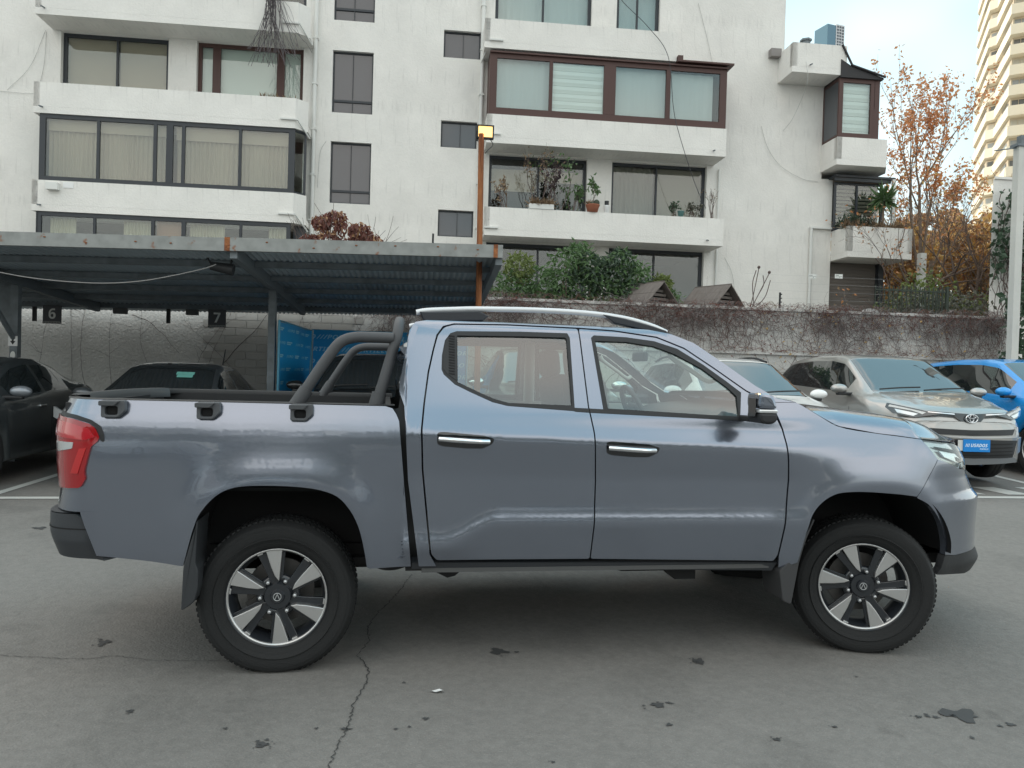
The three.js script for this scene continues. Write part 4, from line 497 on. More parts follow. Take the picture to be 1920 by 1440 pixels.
  part(T, 'roll_bar_hoop', tube([[0.452, 1.31, 0.83], [0.49, 1.45, 0.82], [0.53, 1.6, 0.80], [0.55, 1.68, 0.785], [0.558, 1.73, 0.735], [0.562, 1.752, 0.66], [0.562, 1.756, 0.5], [0.562, 1.757, 0], [0.562, 1.756, -0.5], [0.562, 1.752, -0.66], [0.558, 1.73, -0.735], [0.55, 1.68, -0.785], [0.53, 1.6, -0.8], [0.49, 1.45, -0.82], [0.452, 1.31, -0.83]], 0.0275, 14, 140), bar); part(T, 'roll_bar_hoop', rod([0.535, 1.62, -0.8], [0.535, 1.62, 0.8], 0.02, 0.02, 10), bar);
  // cab frame, doors, fenders
  const rdoor = [[0.77, 0.56], [0.739, 0.597], [0.689, 1.017], [0.679, 1.213], [0.69, 1.341], [0.71, 1.497], [0.735, 1.614], [0.754, 1.685], [0.787, 1.73], [0.84, 1.747], [1.126, 1.754], [1.503, 1.75], [1.527, 1.335], [1.551, 1.215], [1.567, 0.969], [1.567, 0.793], [1.557, 0.557]];
  const fdoor = [[1.557, 0.557], [1.567, 0.793], [1.567, 0.969], [1.551, 1.215], [1.527, 1.335], [1.503, 1.75], [1.7, 1.743], [1.934, 1.716], [2.083, 1.66], [2.242, 1.555], [2.405, 1.441], [2.524, 1.383], [2.533, 1.347], [2.589, 1.243], [2.602, 1.171], [2.614, 1.085], [2.624, 0.976], [2.615, 0.792], [2.589, 0.568], [2.569, 0.534]];
  const roofE = [[0.642, 1.752], [0.70, 1.764], [1.1, 1.768], [1.7, 1.765], [1.9, 1.758], [2.02, 1.738], [2.14, 1.693], [2.3, 1.586], [2.46, 1.472], [2.58, 1.405], [2.69, 1.388]];
  both('cab_frame', skin([[0.77, 0.53], [0.684, 0.53], [0.619, 0.964], [0.592, 1.326], [0.567, 1.393], [0.566, 1.433], [0.612, 1.707], ...roofE, [2.534, 1.386], [2.405, 1.446], [2.242, 1.56], [2.083, 1.665], [1.934, 1.721], [1.7, 1.748], [1.503, 1.755], [1.126, 1.759], [0.84, 1.752], [0.783, 1.735], [0.749, 1.688], [0.73, 1.614], [0.705, 1.497], [0.685, 1.341], [0.674, 1.213], [0.684, 1.017], [0.734, 0.595]], [], 0, 0.05, 0.04), P);
  const rwin = [[0.792, 1.66], [0.82, 1.698], [0.853, 1.71], [1.189, 1.72], [1.439, 1.721], [1.451, 1.698], [1.453, 1.335], [1.453, 1.318], [1.109, 1.337], [1.032, 1.354], [0.919, 1.402], [0.842, 1.438], [0.786, 1.487], [0.775, 1.512], [0.777, 1.583]], rglass = [[0.856, 1.687], [1.18, 1.695], [1.425, 1.697], [1.433, 1.69], [1.439, 1.345], [1.111, 1.351], [1.04, 1.37], [0.982, 1.392], [0.93, 1.416], [0.856, 1.449]];
  const fwin = [[1.568, 1.702], [1.584, 1.715], [1.763, 1.711], [1.916, 1.695], [2.041, 1.658], [2.173, 1.579], [2.29, 1.496], [2.373, 1.433], [2.346, 1.291], [1.606, 1.315]], fglass = [[1.588, 1.685], [1.76, 1.685], [1.912, 1.666], [2.022, 1.629], [2.169, 1.553], [2.297, 1.458], [2.345, 1.412], [2.34, 1.306], [1.628, 1.334]];
  const doorSet = (name, poly, win, gl, extra) => {
    const d = both(name, skin(inset(rc(poly.map((p) => [...p]), 0.012, 2), 0.0035), [inset(win, 0.002)], 0, 0.021, 0.03), P);
    both('window_frame', skin(win, [gl], 0.003, 0.04, 0.014), M.black, d); both('window_glass', skin(inset(gl, -0.006), [], -0.008, 0.06, 0), M.carWindow, d); extra?.(d); return d;
  };
  const rd = doorSet('rear_door', rdoor, rwin, rglass, (d) => { both('louvre', skin([[0.783, 1.6], [0.80, 1.665], [0.83, 1.695], [0.85, 1.7], [0.852, 1.455], [0.80, 1.492], [0.783, 1.515]], [], 0.006, 0.04, 0.006), M.black, d); for (let k = 0; k < 15; k++) both('louvre_slat', skin([[0.812, 1.49 + k * 0.0138], [0.842, 1.486 + k * 0.0138], [0.842, 1.492 + k * 0.0138], [0.812, 1.496 + k * 0.0138]], [], 0.009, 0.04, 0.006), M.dark, d); });
  const fd = doorSet('front_door', fdoor, fwin, fglass);
  both('belt_strip', skin([[1.452, 1.334], [1.5275, 1.332], [1.529, 1.312], [1.453, 1.316]], [], 0.004, 0.05, 0.006), M.black, rd); both('belt_strip', skin([[1.5305, 1.332], [2.36, 1.306], [2.346, 1.286], [1.5318, 1.312]], [], 0.004, 0.05, 0.006), M.black, fd);
  const handle = (d, x, y) => {
    const sl = -0.075, at = (u, v) => [x + u, y + v + sl * u];
    both('handle_recess_shade', skin(rc([at(0, -0.028), at(0.0, 0.03), at(0.03, 0.036), at(0.23, 0.036), at(0.285, 0.024), at(0.272, -0.004), at(0.225, -0.03), at(0.14, -0.036), at(0.03, -0.036)], 0.012), [], 0.0015, 0.02, 0.004), M.gloss, d);  // flat black patch paints the shade of a body-coloured dish
    both('handle', [skin(rc([at(0.004, 0.022), at(0.08, 0.012), at(0.1, 0.014), at(0.2, 0.018), at(0.282, 0.026), at(0.262, -0.01), at(0.225, -0.027), at(0.18, -0.018), at(0.165, -0.005), at(0.095, -0.008), at(0.07, -0.02), at(0.006, -0.026)], 0.006), [], 0.014, 0.012, 0.012)], M.chrome, d);
    const q = (u, v, o) => { const [a, b] = at(u, v); return [a, b, side(a, b) + o]; }; both('handle_grip', tube([q(0.01, 0.0, 0.016), q(0.05, 0.002, 0.034), q(0.13, 0.004, 0.042), q(0.2, 0.006, 0.036), q(0.255, 0.008, 0.014)], 0.0125, 12, 40), M.chrome, d);
  };
  handle(rd, 0.755, 1.170); handle(fd, 1.615, 1.136);
  const fen = both('front_fender', skin([[2.538, 1.383], [2.69, 1.386], ...smooth([[2.754, 1.352], [2.825, 1.311], [2.915, 1.264], [3.15, 1.228], [3.475, 1.2]], 4), [3.536, 1.138], [3.576, 1.094], [3.374, 0.893], ...smooth(archF.slice(6)), [2.6, 0.5], [2.594, 0.568], [2.62, 0.792], [2.629, 0.976], [2.619, 1.085], [2.607, 1.171], [2.594, 1.243]], [], 0, 0.024, 0.03), P); void fen;
  both('front_bumper', skin([[3.58, 1.092], [3.825, 1.03], [3.939, 1.015], [4.12, 1.03], [4.77, 1.03], [4.77, 0.56], [3.714, 0.54], ...smooth(archF.slice(0, 6)), [3.378, 0.893]], [rc(rect(4.25, 4.7, 0.64, 0.84), 0.03)], 0, 0.03, 0.03), P); both('bumper_skirt', skin([[3.618, 0.552], [3.714, 0.537], [4.77, 0.556], [4.77, 0.41], [3.881, 0.407], [3.557, 0.443]], [], -0.003, 0.05, 0.04), M.black); both('bumper_intake', skin(rect(4.2, 4.77, 0.6, 0.88), [], -0.03, 0.06, 0), M.dark);
  const grilleP = [[3.95, 1.158], [4.03, 1.12], [4.12, 1.06], [4.1, 1.034], [4.77, 1.034], [4.77, 1.195], [3.88, 1.18]]; both('grille', skin(grilleP, [], -0.012, 0.05, 0.02), M.black); for (let k = 0; k < 4; k++) both('grille_bar', skin(rect(4.14, 4.77, 1.05 + k * 0.034, 1.062 + k * 0.034), [], 0.0, 0.06, 0.01), M.chrome);
  const hl = [[3.478, 1.2], [3.6, 1.19], [3.825, 1.173], [3.93, 1.155], [4.019, 1.128], [4.09, 1.07], [4.04, 1.035], [3.939, 1.02], [3.825, 1.036], [3.7, 1.064], [3.582, 1.098], [3.538, 1.14]], heads = both('headlight', skin(inset(hl, 0.002), [], -0.03, 0.03, 0), std([0.6, 0.61, 0.62], 0.2, { metalness: 0.85 }));
  both('headlight_cover', skin(inset(hl, 0.001), [], 0.002, 0.03, 0.008), M.glass, heads); both('lamp_bar', skin([[3.6, 1.16], [3.85, 1.135], [3.93, 1.11], [3.86, 1.118], [3.66, 1.145]], [], -0.012, 0.03, 0.012), M.dark, heads); both('reflector', skin([[3.64, 1.135], [3.84, 1.112], [3.93, 1.08], [3.86, 1.06], [3.68, 1.1]], [], -0.014, 0.03, 0.012), M.chrome, heads); both('indicator', skin([[3.9, 1.05], [3.97, 1.06], [3.985, 1.035], [3.93, 1.03]], [], -0.01, 0.03, 0.01), M.white, heads); both('reflector_rib', [0, 1, 2].map((k) => skin([[3.84 + k * 0.03, 1.095 - k * 0.006], [3.855 + k * 0.03, 1.092 - k * 0.006], [3.855 + k * 0.03, 1.07 - k * 0.006], [3.84 + k * 0.03, 1.073 - k * 0.006]], [], -0.008, 0.03, 0.008)), M.black, heads);
  // hood, windscreen, roof, back wall
  const shut = (a) => lin(a, [[2.6, 1.392], [2.69, 1.386], [2.754, 1.354], [2.825, 1.313], [2.915, 1.267], [3.15, 1.231], [3.475, 1.204], [3.825, 1.178], [4.77, 1.2]]), crown = (s) => soft(s, [[2.55, 1.42], [2.75, 1.378], [3.0, 1.353], [3.3, 1.325], [3.56, 1.285], [3.7, 1.25], [3.95, 1.17]], 0.08);
  const hoodP = (a, v) => { const e = S(0.0)(a, shut(a)), sc = a < 3.475 ? e[0] : lerp(3.475, 3.62, (a - 3.475) / 1.295), b = v < 1 ? 1 - (1 - v) ** 15 : 1, s = lerp(e[0], sc, v), z = e[2] * (1 - v), yc = Math.max(crown(s), e[1] * 0 + crown(s)) + 0.02 * v; const rise = a > 3.475 ? sstep(v, 0, 0.25) : b; return [s, lerp(e[1], Math.max(yc, e[1]), rise) , z]; };
  const hoodG = grid(70, 26, (u, w) => hoodP(lerp(2.62, 4.77, u), w ** 2.6)); both('hood', hoodG, std(P.color.toArray(), P.roughness, { metalness: P.metalness, clearcoat: 1, clearcoatRoughness: 0.02, side: THREE.DoubleSide }));
  const wsE = (t) => { const l = roofE.slice(4), x = t * (l.length - 1), i = Math.min(l.length - 2, Math.floor(x)), f = x - i; const s = lerp(l[i][0], l[i + 1][0], f), y = lerp(l[i][1], l[i + 1][1], f); return [s, y, side(s, y) - 0.012]; };
  part(T, 'windshield', grid(20, 20, (u, v) => { const e = wsE(v), q = u * 2 - 1, c = 1 - q * q; return [e[0] + c * lerp(-0.08, 0.22, v), e[1] + c * lerp(0.045, 0.005, v), e[2] * q]; }), std(M.glass.color.toArray(), 0.01, { transmission: 1, thickness: 0, side: THREE.DoubleSide }));
  part(T, 'cowl', grid(14, 4, (u, v) => { const q = u * 2 - 1, c = 1 - q * q; return [lerp(2.69, 2.6, v) + c * 0.22, 1.386 - v * 0.01, q * 0.82]; }), M.black);
  part(T, 'roof', grid(24, 24, (u, v) => { const x = lerp(0.642, 1.9, v), q = u * 2 - 1, y = lin(x, roofE), c = 1 - Math.abs(q) ** 2.5; return [x + (v > 0.8 ? (v - 0.8) / 0.2 * -0.08 * (1 - q * q) : 0), y + 0.03 * c * sstep(v, -0.06, 0.15) + 0.0, q * (side(x, y) - 0.001)]; }), std(P.color.toArray(), P.roughness, { metalness: P.metalness, clearcoat: 1, side: THREE.DoubleSide })); part(T, 'headliner', grid(6, 6, (u, v) => [lerp(0.68, 1.92, v), 1.735, (u * 2 - 1) * 0.69]), std([0.4, 0.4, 0.39], 0.95, { side: THREE.DoubleSide }));
  const rearP = (z, y) => [lin(y, [[0.5, 0.69], [1.3, 0.6], [1.4, 0.572], [1.44, 0.57], [1.71, 0.614], [1.8, 0.66]]), y, z], rw = [[-0.62, 1.36], [0.62, 1.36], [0.56, 1.68], [-0.56, 1.68]];
  part(T, 'cab_back', panel([[-0.88, 0.6], [0.88, 0.6], [0.885, 1.35], [0.74, 1.74], [-0.74, 1.74], [-0.885, 1.35]], [rc(rw, 0.04)], rearP, 0.08, 0.03), P); part(T, 'rear_window', panel(rc(rw, 0.04), [], rearP, 0.1, 0), M.glass);
  for (const s of [1, -1]) {
    const zr = s * 0.63; part(T, 'roof_rail', tube([[0.648, 1.806, zr], [0.703, 1.818, zr], [0.85, 1.83, zr], [0.986, 1.838, zr], [1.3, 1.845, zr], [1.574, 1.84, zr], [1.787, 1.82, zr], [1.942, 1.785, zr], [2.03, 1.752, zr]], 0.0145, 12, 70), std([0.72, 0.73, 0.74], 0.38, { metalness: 0.35 }));
    each(T, 'rail_foot', [ext([[0.665, 1.81], [0.69, 1.76], [1.0, 1.775], [1.03, 1.8], [0.98, 1.826], [0.7, 1.81]], 0.05, [], 0.006).translate(0, 0, zr - 0.025), ext([[1.66, 1.835], [1.72, 1.79], [2.04, 1.735], [2.02, 1.76], [1.93, 1.785], [1.78, 1.818]], 0.05, [], 0.006).translate(0, 0, zr - 0.025)], std([0.03, 0.033, 0.04], 0.4));
  }
  // door mirrors
  for (const s of [1, -1]) {
    const m = new THREE.Group(); m.name = 'door_mirror'; m.position.set(2.345, 1.36, s * 1.07); if (s < 0) m.scale.z = 1; T.add(m); const z0 = -0.035, z1 = 0.085;
    part(m, 'mirror_shell', ext(rc([[-0.02, 0], [0.075, -0.003], [0.068, 0.035], [0.045, 0.074], [-0.012, 0.079], [-0.02, 0.06]], 0.025), z1 - z0, [], 0.018).translate(0, 0, z0), P); part(m, 'mirror_base', ext(rc([[-0.02, -0.02], [0.078, -0.02], [0.08, -0.06], [0.05, -0.078], [-0.012, -0.072]], 0.02), z1 - z0, [], 0.014).translate(0, 0, z0), M.black); part(m, 'mirror_indicator', rb(-0.02, 0.078, -0.022, -0.002, z0 + 0.02, z1 + 0.014, 0.008), M.lens); part(m, 'mirror_glass', bx(-0.026, -0.024, -0.045, 0.05, z0 + 0.02, z1 - 0.02), M.gloss);
    part(m, 'mirror_arm', rb(0.0, 0.04, -0.075, -0.045, s > 0 ? -0.19 : 0.06, s > 0 ? -0.06 : 0.19, 0.01), M.black);
  }
  // sills, flaps, arches, chassis
  both('sill', skin([[0.65, 0.545], [2.6, 0.522], [2.578, 0.476], [0.65, 0.512]], [], -0.022, 0.08, 0.05), std([0.035, 0.038, 0.043], 0.4)); each(T, 'sill_seam', [bx(0.7, 2.56, 0.492, 0.514, 0.845, 0.868), bx(0.7, 2.56, 0.492, 0.514, -0.868, -0.845)], std([0.09, 0.09, 0.09], 0.7));
  const flapR = [[-0.352, 0.775], [-0.375, 0.7], [-0.412, 0.55], [-0.418, 0.343], [-0.36, 0.385], [-0.345, 0.45], [-0.345, 0.54], [-0.358, 0.565]], flapF = [[2.79, 0.77], [2.735, 0.62], [2.708, 0.52], [2.672, 0.305], [2.622, 0.325], [2.597, 0.487], [2.68, 0.56]];
  for (const s of [1, -1]) { part(T, 'mud_flap', ext(rc(flapR, 0.015), 0.22, [], 0.005).translate(0, 0, s > 0 ? 0.715 : -0.94), std([0.03, 0.033, 0.037], 0.6)); part(T, 'mud_flap', ext(rc(flapF, 0.015), 0.2, [], 0.005).translate(0, 0, s > 0 ? 0.71 : -0.92), std([0.045, 0.045, 0.047], 0.7)); for (const ar of [archR, archF]) { const l = smooth(ar); part(T, 'wheel_arch_liner', grid(l.length - 1, 4, (u, v) => { const p = l[Math.round(u * (l.length - 1))], c = ar === archR ? 0.02 : 3.135; return [lerp(p[0], c, -0.03), p[1] + 0.012, s * lerp(side(p[0], p[1]) - 0.012, 0.4, v)]; }), std([0.006, 0.006, 0.0065], 0.95, { side: THREE.DoubleSide })); } }
  each(T, 'wheel_well', [bx(-0.5, 0.5, 0.45, 1.0, -0.42, -0.4), bx(-0.5, 0.5, 0.45, 1.0, 0.4, 0.42), bx(2.65, 3.65, 0.45, 1.0, -0.42, -0.4), bx(2.65, 3.65, 0.45, 1.0, 0.4, 0.42)], M.dark);
  each(T, 'underbody', [bx(0.62, 2.62, 0.5, 0.54, -0.86, 0.86), bx(-0.8, -0.44, 0.66, 0.72, -0.8, 0.8), bx(3.62, 4.0, 0.44, 0.5, -0.6, 0.6)], M.dark); for (const s of [1, -1]) each(T, 'chassis_rail', [bx(-0.4, 3.9, 0.42, 0.55, s * 0.42 - 0.04, s * 0.42 + 0.04), bx(-0.85, -0.402, 0.64, 0.74, s * 0.42 - 0.04, s * 0.42 + 0.04)], M.dark);
  part(T, 'rear_axle', [rod([0, 0.385, -0.7], [0, 0.385, 0.7], 0.06), new THREE.SphereGeometry(0.16, 16, 10).translate(0, 0.385, 0.05)], M.dark); each(T, 'leaf_spring', [bx(-0.45, 0.55, 0.46, 0.5, 0.5, 0.57), bx(-0.45, 0.55, 0.46, 0.5, -0.57, -0.5)], M.dark); part(T, 'body_mount', ext([[0.7, 0.5], [0.95, 0.5], [0.88, 0.44], [0.84, 0.43]], 0.14).translate(0, 0, 0.6), M.dark); part(T, 'body_mount', ext([[1.98, 0.49], [2.22, 0.49], [2.22, 0.39], [2.1, 0.39]], 0.14).translate(0, 0, 0.55), M.dark); part(T, 'exhaust_pipe', tube([[2.4, 0.44, -0.3], [1.6, 0.42, -0.3], [0.7, 0.44, -0.5], [0.4, 0.55, -0.6], [-0.6, 0.5, -0.7]], 0.035, 8, 40), M.steel); part(T, 'brake_hose', tube([[0.44, 0.52, 0.78], [0.52, 0.485, 0.75], [0.6, 0.485, 0.72], [0.68, 0.52, 0.7]], 0.009, 6, 20), M.black);
  part(T, 'added_fuel_tank', rb(0.8, 1.9, 0.3, 0.5, -0.85, -0.3, 0.05), M.dark); part(T, 'added_gearbox', rb(1.9, 2.7, 0.3, 0.52, -0.22, 0.22, 0.06), M.dark); part(T, 'added_drive_shaft', rod([0.1, 0.4, 0.05], [1.95, 0.42, 0.0], 0.04), M.dark); part(T, 'engine_tray', bx(2.7, 3.9, 0.36, 0.4, -0.4, 0.4), M.dark);  // tank, gearbox and shaft added out of sight to deepen the shade below
  // interior
  const trim = std([0.45, 0.45, 0.43], 0.85), seat = std([0.06, 0.06, 0.065], 0.85, { bumpMap: bFine, bumpScale: 0.001 });
  part(T, 'cabin_floor', bx(0.66, 2.7, 0.55, 0.6, -0.82, 0.82), M.dark);
  for (const s of [1, -1]) {
    const c = new THREE.Group(); c.name = 'front_seat'; c.position.set(1.8, 0.6, s * 0.38); T.add(c); part(c, 'cushion', rb(0, 0.55, 0.2, 0.38, -0.26, 0.26, 0.06, 4), seat); part(c, 'backrest', rb(-0.08, 0.08, 0.3, 0.92, -0.25, 0.25, 0.07, 4).rotateZ(0.2), seat); part(c, 'headrest', rb(-0.06, 0.05, 0, 0.19, -0.14, 0.14, 0.05, 4).rotateZ(0.12).translate(-0.2, 0.88, 0), seat);
    part(T, 'door_trim', bx(0.72, 2.5, 0.6, 1.3, s > 0 ? 0.8 : -0.84, s > 0 ? 0.84 : -0.8), trim); part(T, 'pillar_trim', rod([1.53, 1.3, s * 0.8], [1.5, 1.72, s * 0.645], 0.04, 0.035, 8), trim); part(T, 'grab_handle', tube([[2.28, 1.5, s * 0.745], [2.24, 1.49, s * 0.72], [2.16, 1.54, s * 0.7], [2.05, 1.61, s * 0.68], [2.03, 1.645, s * 0.69]], 0.014, 8, 24), trim);
  }
  each(T, 'rear_bench', [rb(0.82, 1.3, 0.85, 1.02, -0.7, 0.7, 0.06, 3), rb(0.72, 0.86, 0.95, 1.42, -0.7, 0.7, 0.05, 3)], seat); for (const z of [-0.45, 0.45]) part(T, 'rear_headrest', rb(0.72, 0.82, 1.4, 1.5, z - 0.13, z + 0.13, 0.04, 3), seat);
  part(T, 'dashboard', ext(rc([[2.3, 0.9], [2.28, 1.2], [2.42, 1.3], [2.9, 1.36], [2.9, 0.9]], 0.05), 1.6, [], 0.01).translate(0, 0, -0.8), std([0.05, 0.052, 0.055], 0.8));
  const sw = new THREE.Group(); sw.name = 'steering_wheel'; sw.position.set(2.2, 1.26, -0.38); sw.rotation.set(0, PI / 2, 0); T.add(sw); part(sw, 'wheel_rim', new THREE.TorusGeometry(0.185, 0.017, 10, 40).rotateX(-0.45), M.black); part(sw, 'airbag', rb(-0.09, 0.09, -0.07, 0.06, -0.02, 0.03, 0.02).rotateX(-0.45), M.black); part(sw, 'column', rod([0, 0, 0], [0, -0.12, 0.3], 0.03), M.black);
  part(T, 'rear_view_mirror', rb(2.08, 2.11, 1.6, 1.66, -0.12, 0.12, 0.012), M.black);
  // wheels: the front pair is steered
  const tw = { R: 0.381, flat: 0.366 }; wheel(T, 0.0, 0.368, 0.725, 0, 0.0, tw); wheel(T, 0.0, 0.368, -0.725, PI, 0.3, tw); wheel(T, 3.188, 0.368, 0.73, -0.33, 0.27, tw); wheel(T, 3.188, 0.368, -0.73, PI - 0.33, 0.5, tw);
}

// ───────────────────────── the other parked cars ─────────────────────────
// car frame: front towards +z, s = distance back from the nose
function car(name, label, p, turn, o) {
  const T = thing(name, label, 'car', p, turn, o.group), Lc = o.len, Z0 = Lc / 2, W0 = o.w, bodyM = o.paint, sill = o.sill ?? 0.22;
  const sm = (x, t) => soft(x, t, 0.06), top = (s) => sm(s, o.top), belt = (s) => sm(s, o.belt), RW = (s) => sm(s, o.rw);
  const arches = o.axles, ra = o.ra ?? 0.375;
  const endf = (s) => { const a = clamp(s / 0.12, 0, 1), b = clamp((Lc - s) / 0.12, 0, 1); return Math.sqrt(1 - (1 - a) ** 2) * 0.5 + 0.5 < 1 ? Math.min(Math.sqrt(1 - (1 - a) ** 2), Math.sqrt(1 - (1 - b) ** 2)) : Math.sqrt(1 - (1 - b) ** 2); };
  const W = (s) => W0 * (1 - 0.1 * (1 - sstep(s, 0, 1.0)) ** 2 - 0.08 * (1 - sstep(Lc - s, 0, 0.9)) ** 2);
  const warp = (x, y, s) => { const f = 1 - sstep(s, 0, 1.1), r = 1 - sstep(Lc - s, 0, 0.8), q = (Math.abs(x) / W0) ** 2.6; return Z0 - s - f * (0.34 * q + 0.22 * Math.max(0, y - 0.62) + 0.15 * Math.max(0, 0.4 - y)) + r * 0.2 * q; };
  const st = new Set(); for (let s = 0; s <= Lc + 1e-6; s += 0.07) st.add(+s.toFixed(3)); for (const e of [0, 0.008, 0.02, 0.04, 0.06, 0.09, 0.12]) { st.add(e); st.add(+(Lc - e).toFixed(3)); } const cuts = [o.cowl, o.roofF, o.roofR, o.tail, ...o.side.flat()]; cuts.forEach((c) => st.add(c)); st.add(+Lc.toFixed(3));
  const SS = [...st].filter((s) => s >= 0 && s <= Lc + 1e-6).sort((a, b) => a - b);
  const sect = (s) => {
    const e = 0.86 + 0.14 * endf(s), w = W(s) * (0.9 + 0.1 * endf(s)); let yb = sill + (1 - endf(s)) * 0.05; let inn = 0;
    for (const a of arches) { const d = Math.abs(s - a); if (d < ra) yb = Math.max(yb, 0.345 + Math.sqrt(ra * ra - d * d)); else if (d < ra + 0.06) inn = 0.008; }
    const t = top(s) - (1 - e) * 0.6, b = Math.min(belt(s), t - 0.03) , rw = Math.min(RW(s), w - 0.03) * (0.9 + 0.1 * endf(s)), dr = lin(t - b, [[0.03, 0.028], [0.2, 0.06], [0.6, 0.07]]), lo = [[w - 0.07, yb], [w - 0.012 + inn, yb + 0.04], [w + inn, lerp(yb, b, 0.4)], [w, lerp(yb, b, 0.72)], [w - 0.022, lerp(yb, b, 0.9)], [w - 0.06, b]], out = [];
    lo.forEach((q) => out.push(q)); const E = [rw, Math.max(b + 0.001, t - dr)], B0 = lo[5];
    for (const f of [0.07, 0.5, 0.92, 1]) out.push([lerp(B0[0], E[0], f) + 0.012 * Math.sin(f * PI), lerp(B0[1], E[1], f)]);
    for (const [fx, fy] of [[0.94, 0.45], [0.8, 0.2], [0.5, 0.05], [0, 0]]) out.push([rw * fx, t - dr * fy]);
    return out;
  };
  const rows = SS.map(sect), n = rows[0].length, acc = { body: [[], []] };
  const kind = (i, k) => { const s = (SS[i] + SS[i + 1]) / 2, t = top(s) - belt(s); if (k >= 6 && k < 8 && t > 0.16) for (const [j, [a, b]] of o.side.entries()) if (s > a && s < b) return 'side_window ' + j; if (k >= 6 && k < 8 && s > o.side[0][0] && s < o.side[o.side.length - 1][1] && t > 0.16) { const j = o.side.findIndex(([a]) => a > s); return o.pillar ?? 'pillar ' + j; } if (k >= 10 && s > o.cowl && s < o.roofF) return 'windshield'; if (k >= 10 && s > o.roofR && s < o.tail) return 'rear_window'; return 'body'; };
  const pos = [], nor = []; rows.forEach((r, i) => r.forEach(([x, y]) => pos.push(x, y, warp(x, y, SS[i]))));
  const all = raw(pos, null, null, (() => { const id = []; for (let i = 0; i < SS.length - 1; i++) for (let k = 0; k < n - 1; k++) { const a = i * n + k, b = a + 1, c = a + n, d = c + 1; id.push(a, c, b, b, c, d); } return id; })()); const NN = all.attributes.normal.array;
  for (let i = 0; i < SS.length - 1; i++) for (let k = 0; k < n - 1; k++) { const A = acc[kind(i, k)] ??= [[], []], q = [i * n + k, i * n + k + n, i * n + k + 1, i * n + k + 1, i * n + k + n, i * n + k + n + 1]; for (const v of q) { A[0].push(pos[3 * v], pos[3 * v + 1], pos[3 * v + 2]); A[1].push(NN[3 * v], NN[3 * v + 1], NN[3 * v + 2]); } }
  const mk = (A) => { const h = raw(A[0], A[1]); return merge([h, mirrorX(h)]); };
  const cap = (i) => { const r = rows[i], P = [], c = [0, 0.5]; for (let k = 0; k < n - 1; k++) { const w3 = (q) => [q[0], q[1], warp(q[0], q[1], SS[i])]; const a = w3(r[k]), b = w3(r[k + 1]), m = [0, r[k][1], warp(0, r[k][1], SS[i])], m2 = [0, r[k + 1][1], warp(0, r[k + 1][1], SS[i])]; const N = 5; for (let q = 0; q < N; q++) { const f = (x, y, t) => [lerp(x[0], y[0], t), lerp(x[1], y[1], t), 0]; const pts = [f(m, a, q / N), f(m, a, (q + 1) / N), f(m2, b, q / N), f(m2, b, (q + 1) / N)].map((v) => [v[0], v[1], warp(v[0], v[1], SS[i])]); i ? P.push(...pts[0], ...pts[2], ...pts[1], ...pts[1], ...pts[2], ...pts[3]) : P.push(...pts[0], ...pts[1], ...pts[2], ...pts[1], ...pts[3], ...pts[2]); } } void c; const g = raw(P); return merge([g, mirrorX(g)]); };
  const body = part(T, 'body', [mk(acc.body), cap(0), cap(SS.length - 1)], bodyM); for (const [key, A] of Object.entries(acc)) { const nm = key.split(' ')[0]; if (nm === 'body') continue; const m = nm === 'pillar' ? M.gloss : nm === 'windshield' ? M.screenGlass : M.carGlass; if (nm.startsWith('wind') || nm.startsWith('rear')) part(T, nm, mk(A), m); else { const h = raw(A[0], A[1]); part(T, nm, h, m); part(T, nm, mirrorX(h), m); } } void body;
  part(T, 'underbody', bx(-W0 + 0.15, W0 - 0.15, sill + 0.02, 0.7, -Z0 + 0.25, Z0 - 0.45), M.dark);
  for (const a of arches) for (const x of [1, -1]) { const w = wheel(T, x * (W0 - 0.13), 0.345, Z0 - a, x > 0 ? PI / 2 : -PI / 2, a, { R: 0.345, W: 0.215, rim: 0.225, tread: false }); void w; }
  const onFront = (poly, off, m, nm, h = 0.05, mirrored = true, parent = T) => { const g = panel(poly, [], (x, y) => [x, y, warp(x, y, 0) + off], h, 0.03); if (mirrored && Math.min(...poly.map((q) => q[0])) > 0.01) { part(parent, nm, mirrorX(g), m); return part(parent, nm, g, m); } return part(parent, nm, mirrored ? [g, mirrorX(g)] : g, m); };
  o.front?.(onFront, T, warp);
  const ms = o.mirrorS ?? o.cowl + 0.32, my = belt(ms) + 0.06;
  for (const x of [1, -1]) { const mm = part(T, 'door_mirror', new THREE.SphereGeometry(1, 20, 14).scale(0.118, 0.066, 0.08).translate(x * (W(ms) + 0.09), my + 0.02, Z0 - ms), o.mirrorM ?? bodyM); part(mm, 'mirror_foot', rb(x > 0 ? W(ms) - 0.1 : -W(ms) - 0.12, x > 0 ? W(ms) + 0.12 : -W(ms) + 0.1, my - 0.07, my - 0.03, Z0 - ms - 0.04, Z0 - ms + 0.05, 0.015), M.black); }
  // door seams and handles, wipers
  for (const s of o.doors ?? []) for (const x of [1, -1]) part(T, 'door_seam', tube([0.3, 0.5, 0.7, 0.9].map((y) => { const q = sect(s), i = q.findIndex((v) => v[1] >= y) || 1, f = clamp((y - q[i - 1][1]) / (q[i][1] - q[i - 1][1] || 1), 0, 1), xx = lerp(q[i - 1][0], q[i][0], f); return [x * (xx - 0.001), y, Z0 - s]; }), 0.004, 4, 12), M.dark);
  for (const s of o.handles ?? []) for (const x of [1, -1]) part(T, 'door_handle', rb(x > 0 ? W(s) - 0.03 : -W(s) - 0.012, x > 0 ? W(s) + 0.012 : -W(s) + 0.03, belt(s) - 0.15, belt(s) - 0.12, Z0 - s - 0.09, Z0 - s + 0.09, 0.01), o.handleM ?? M.chrome);
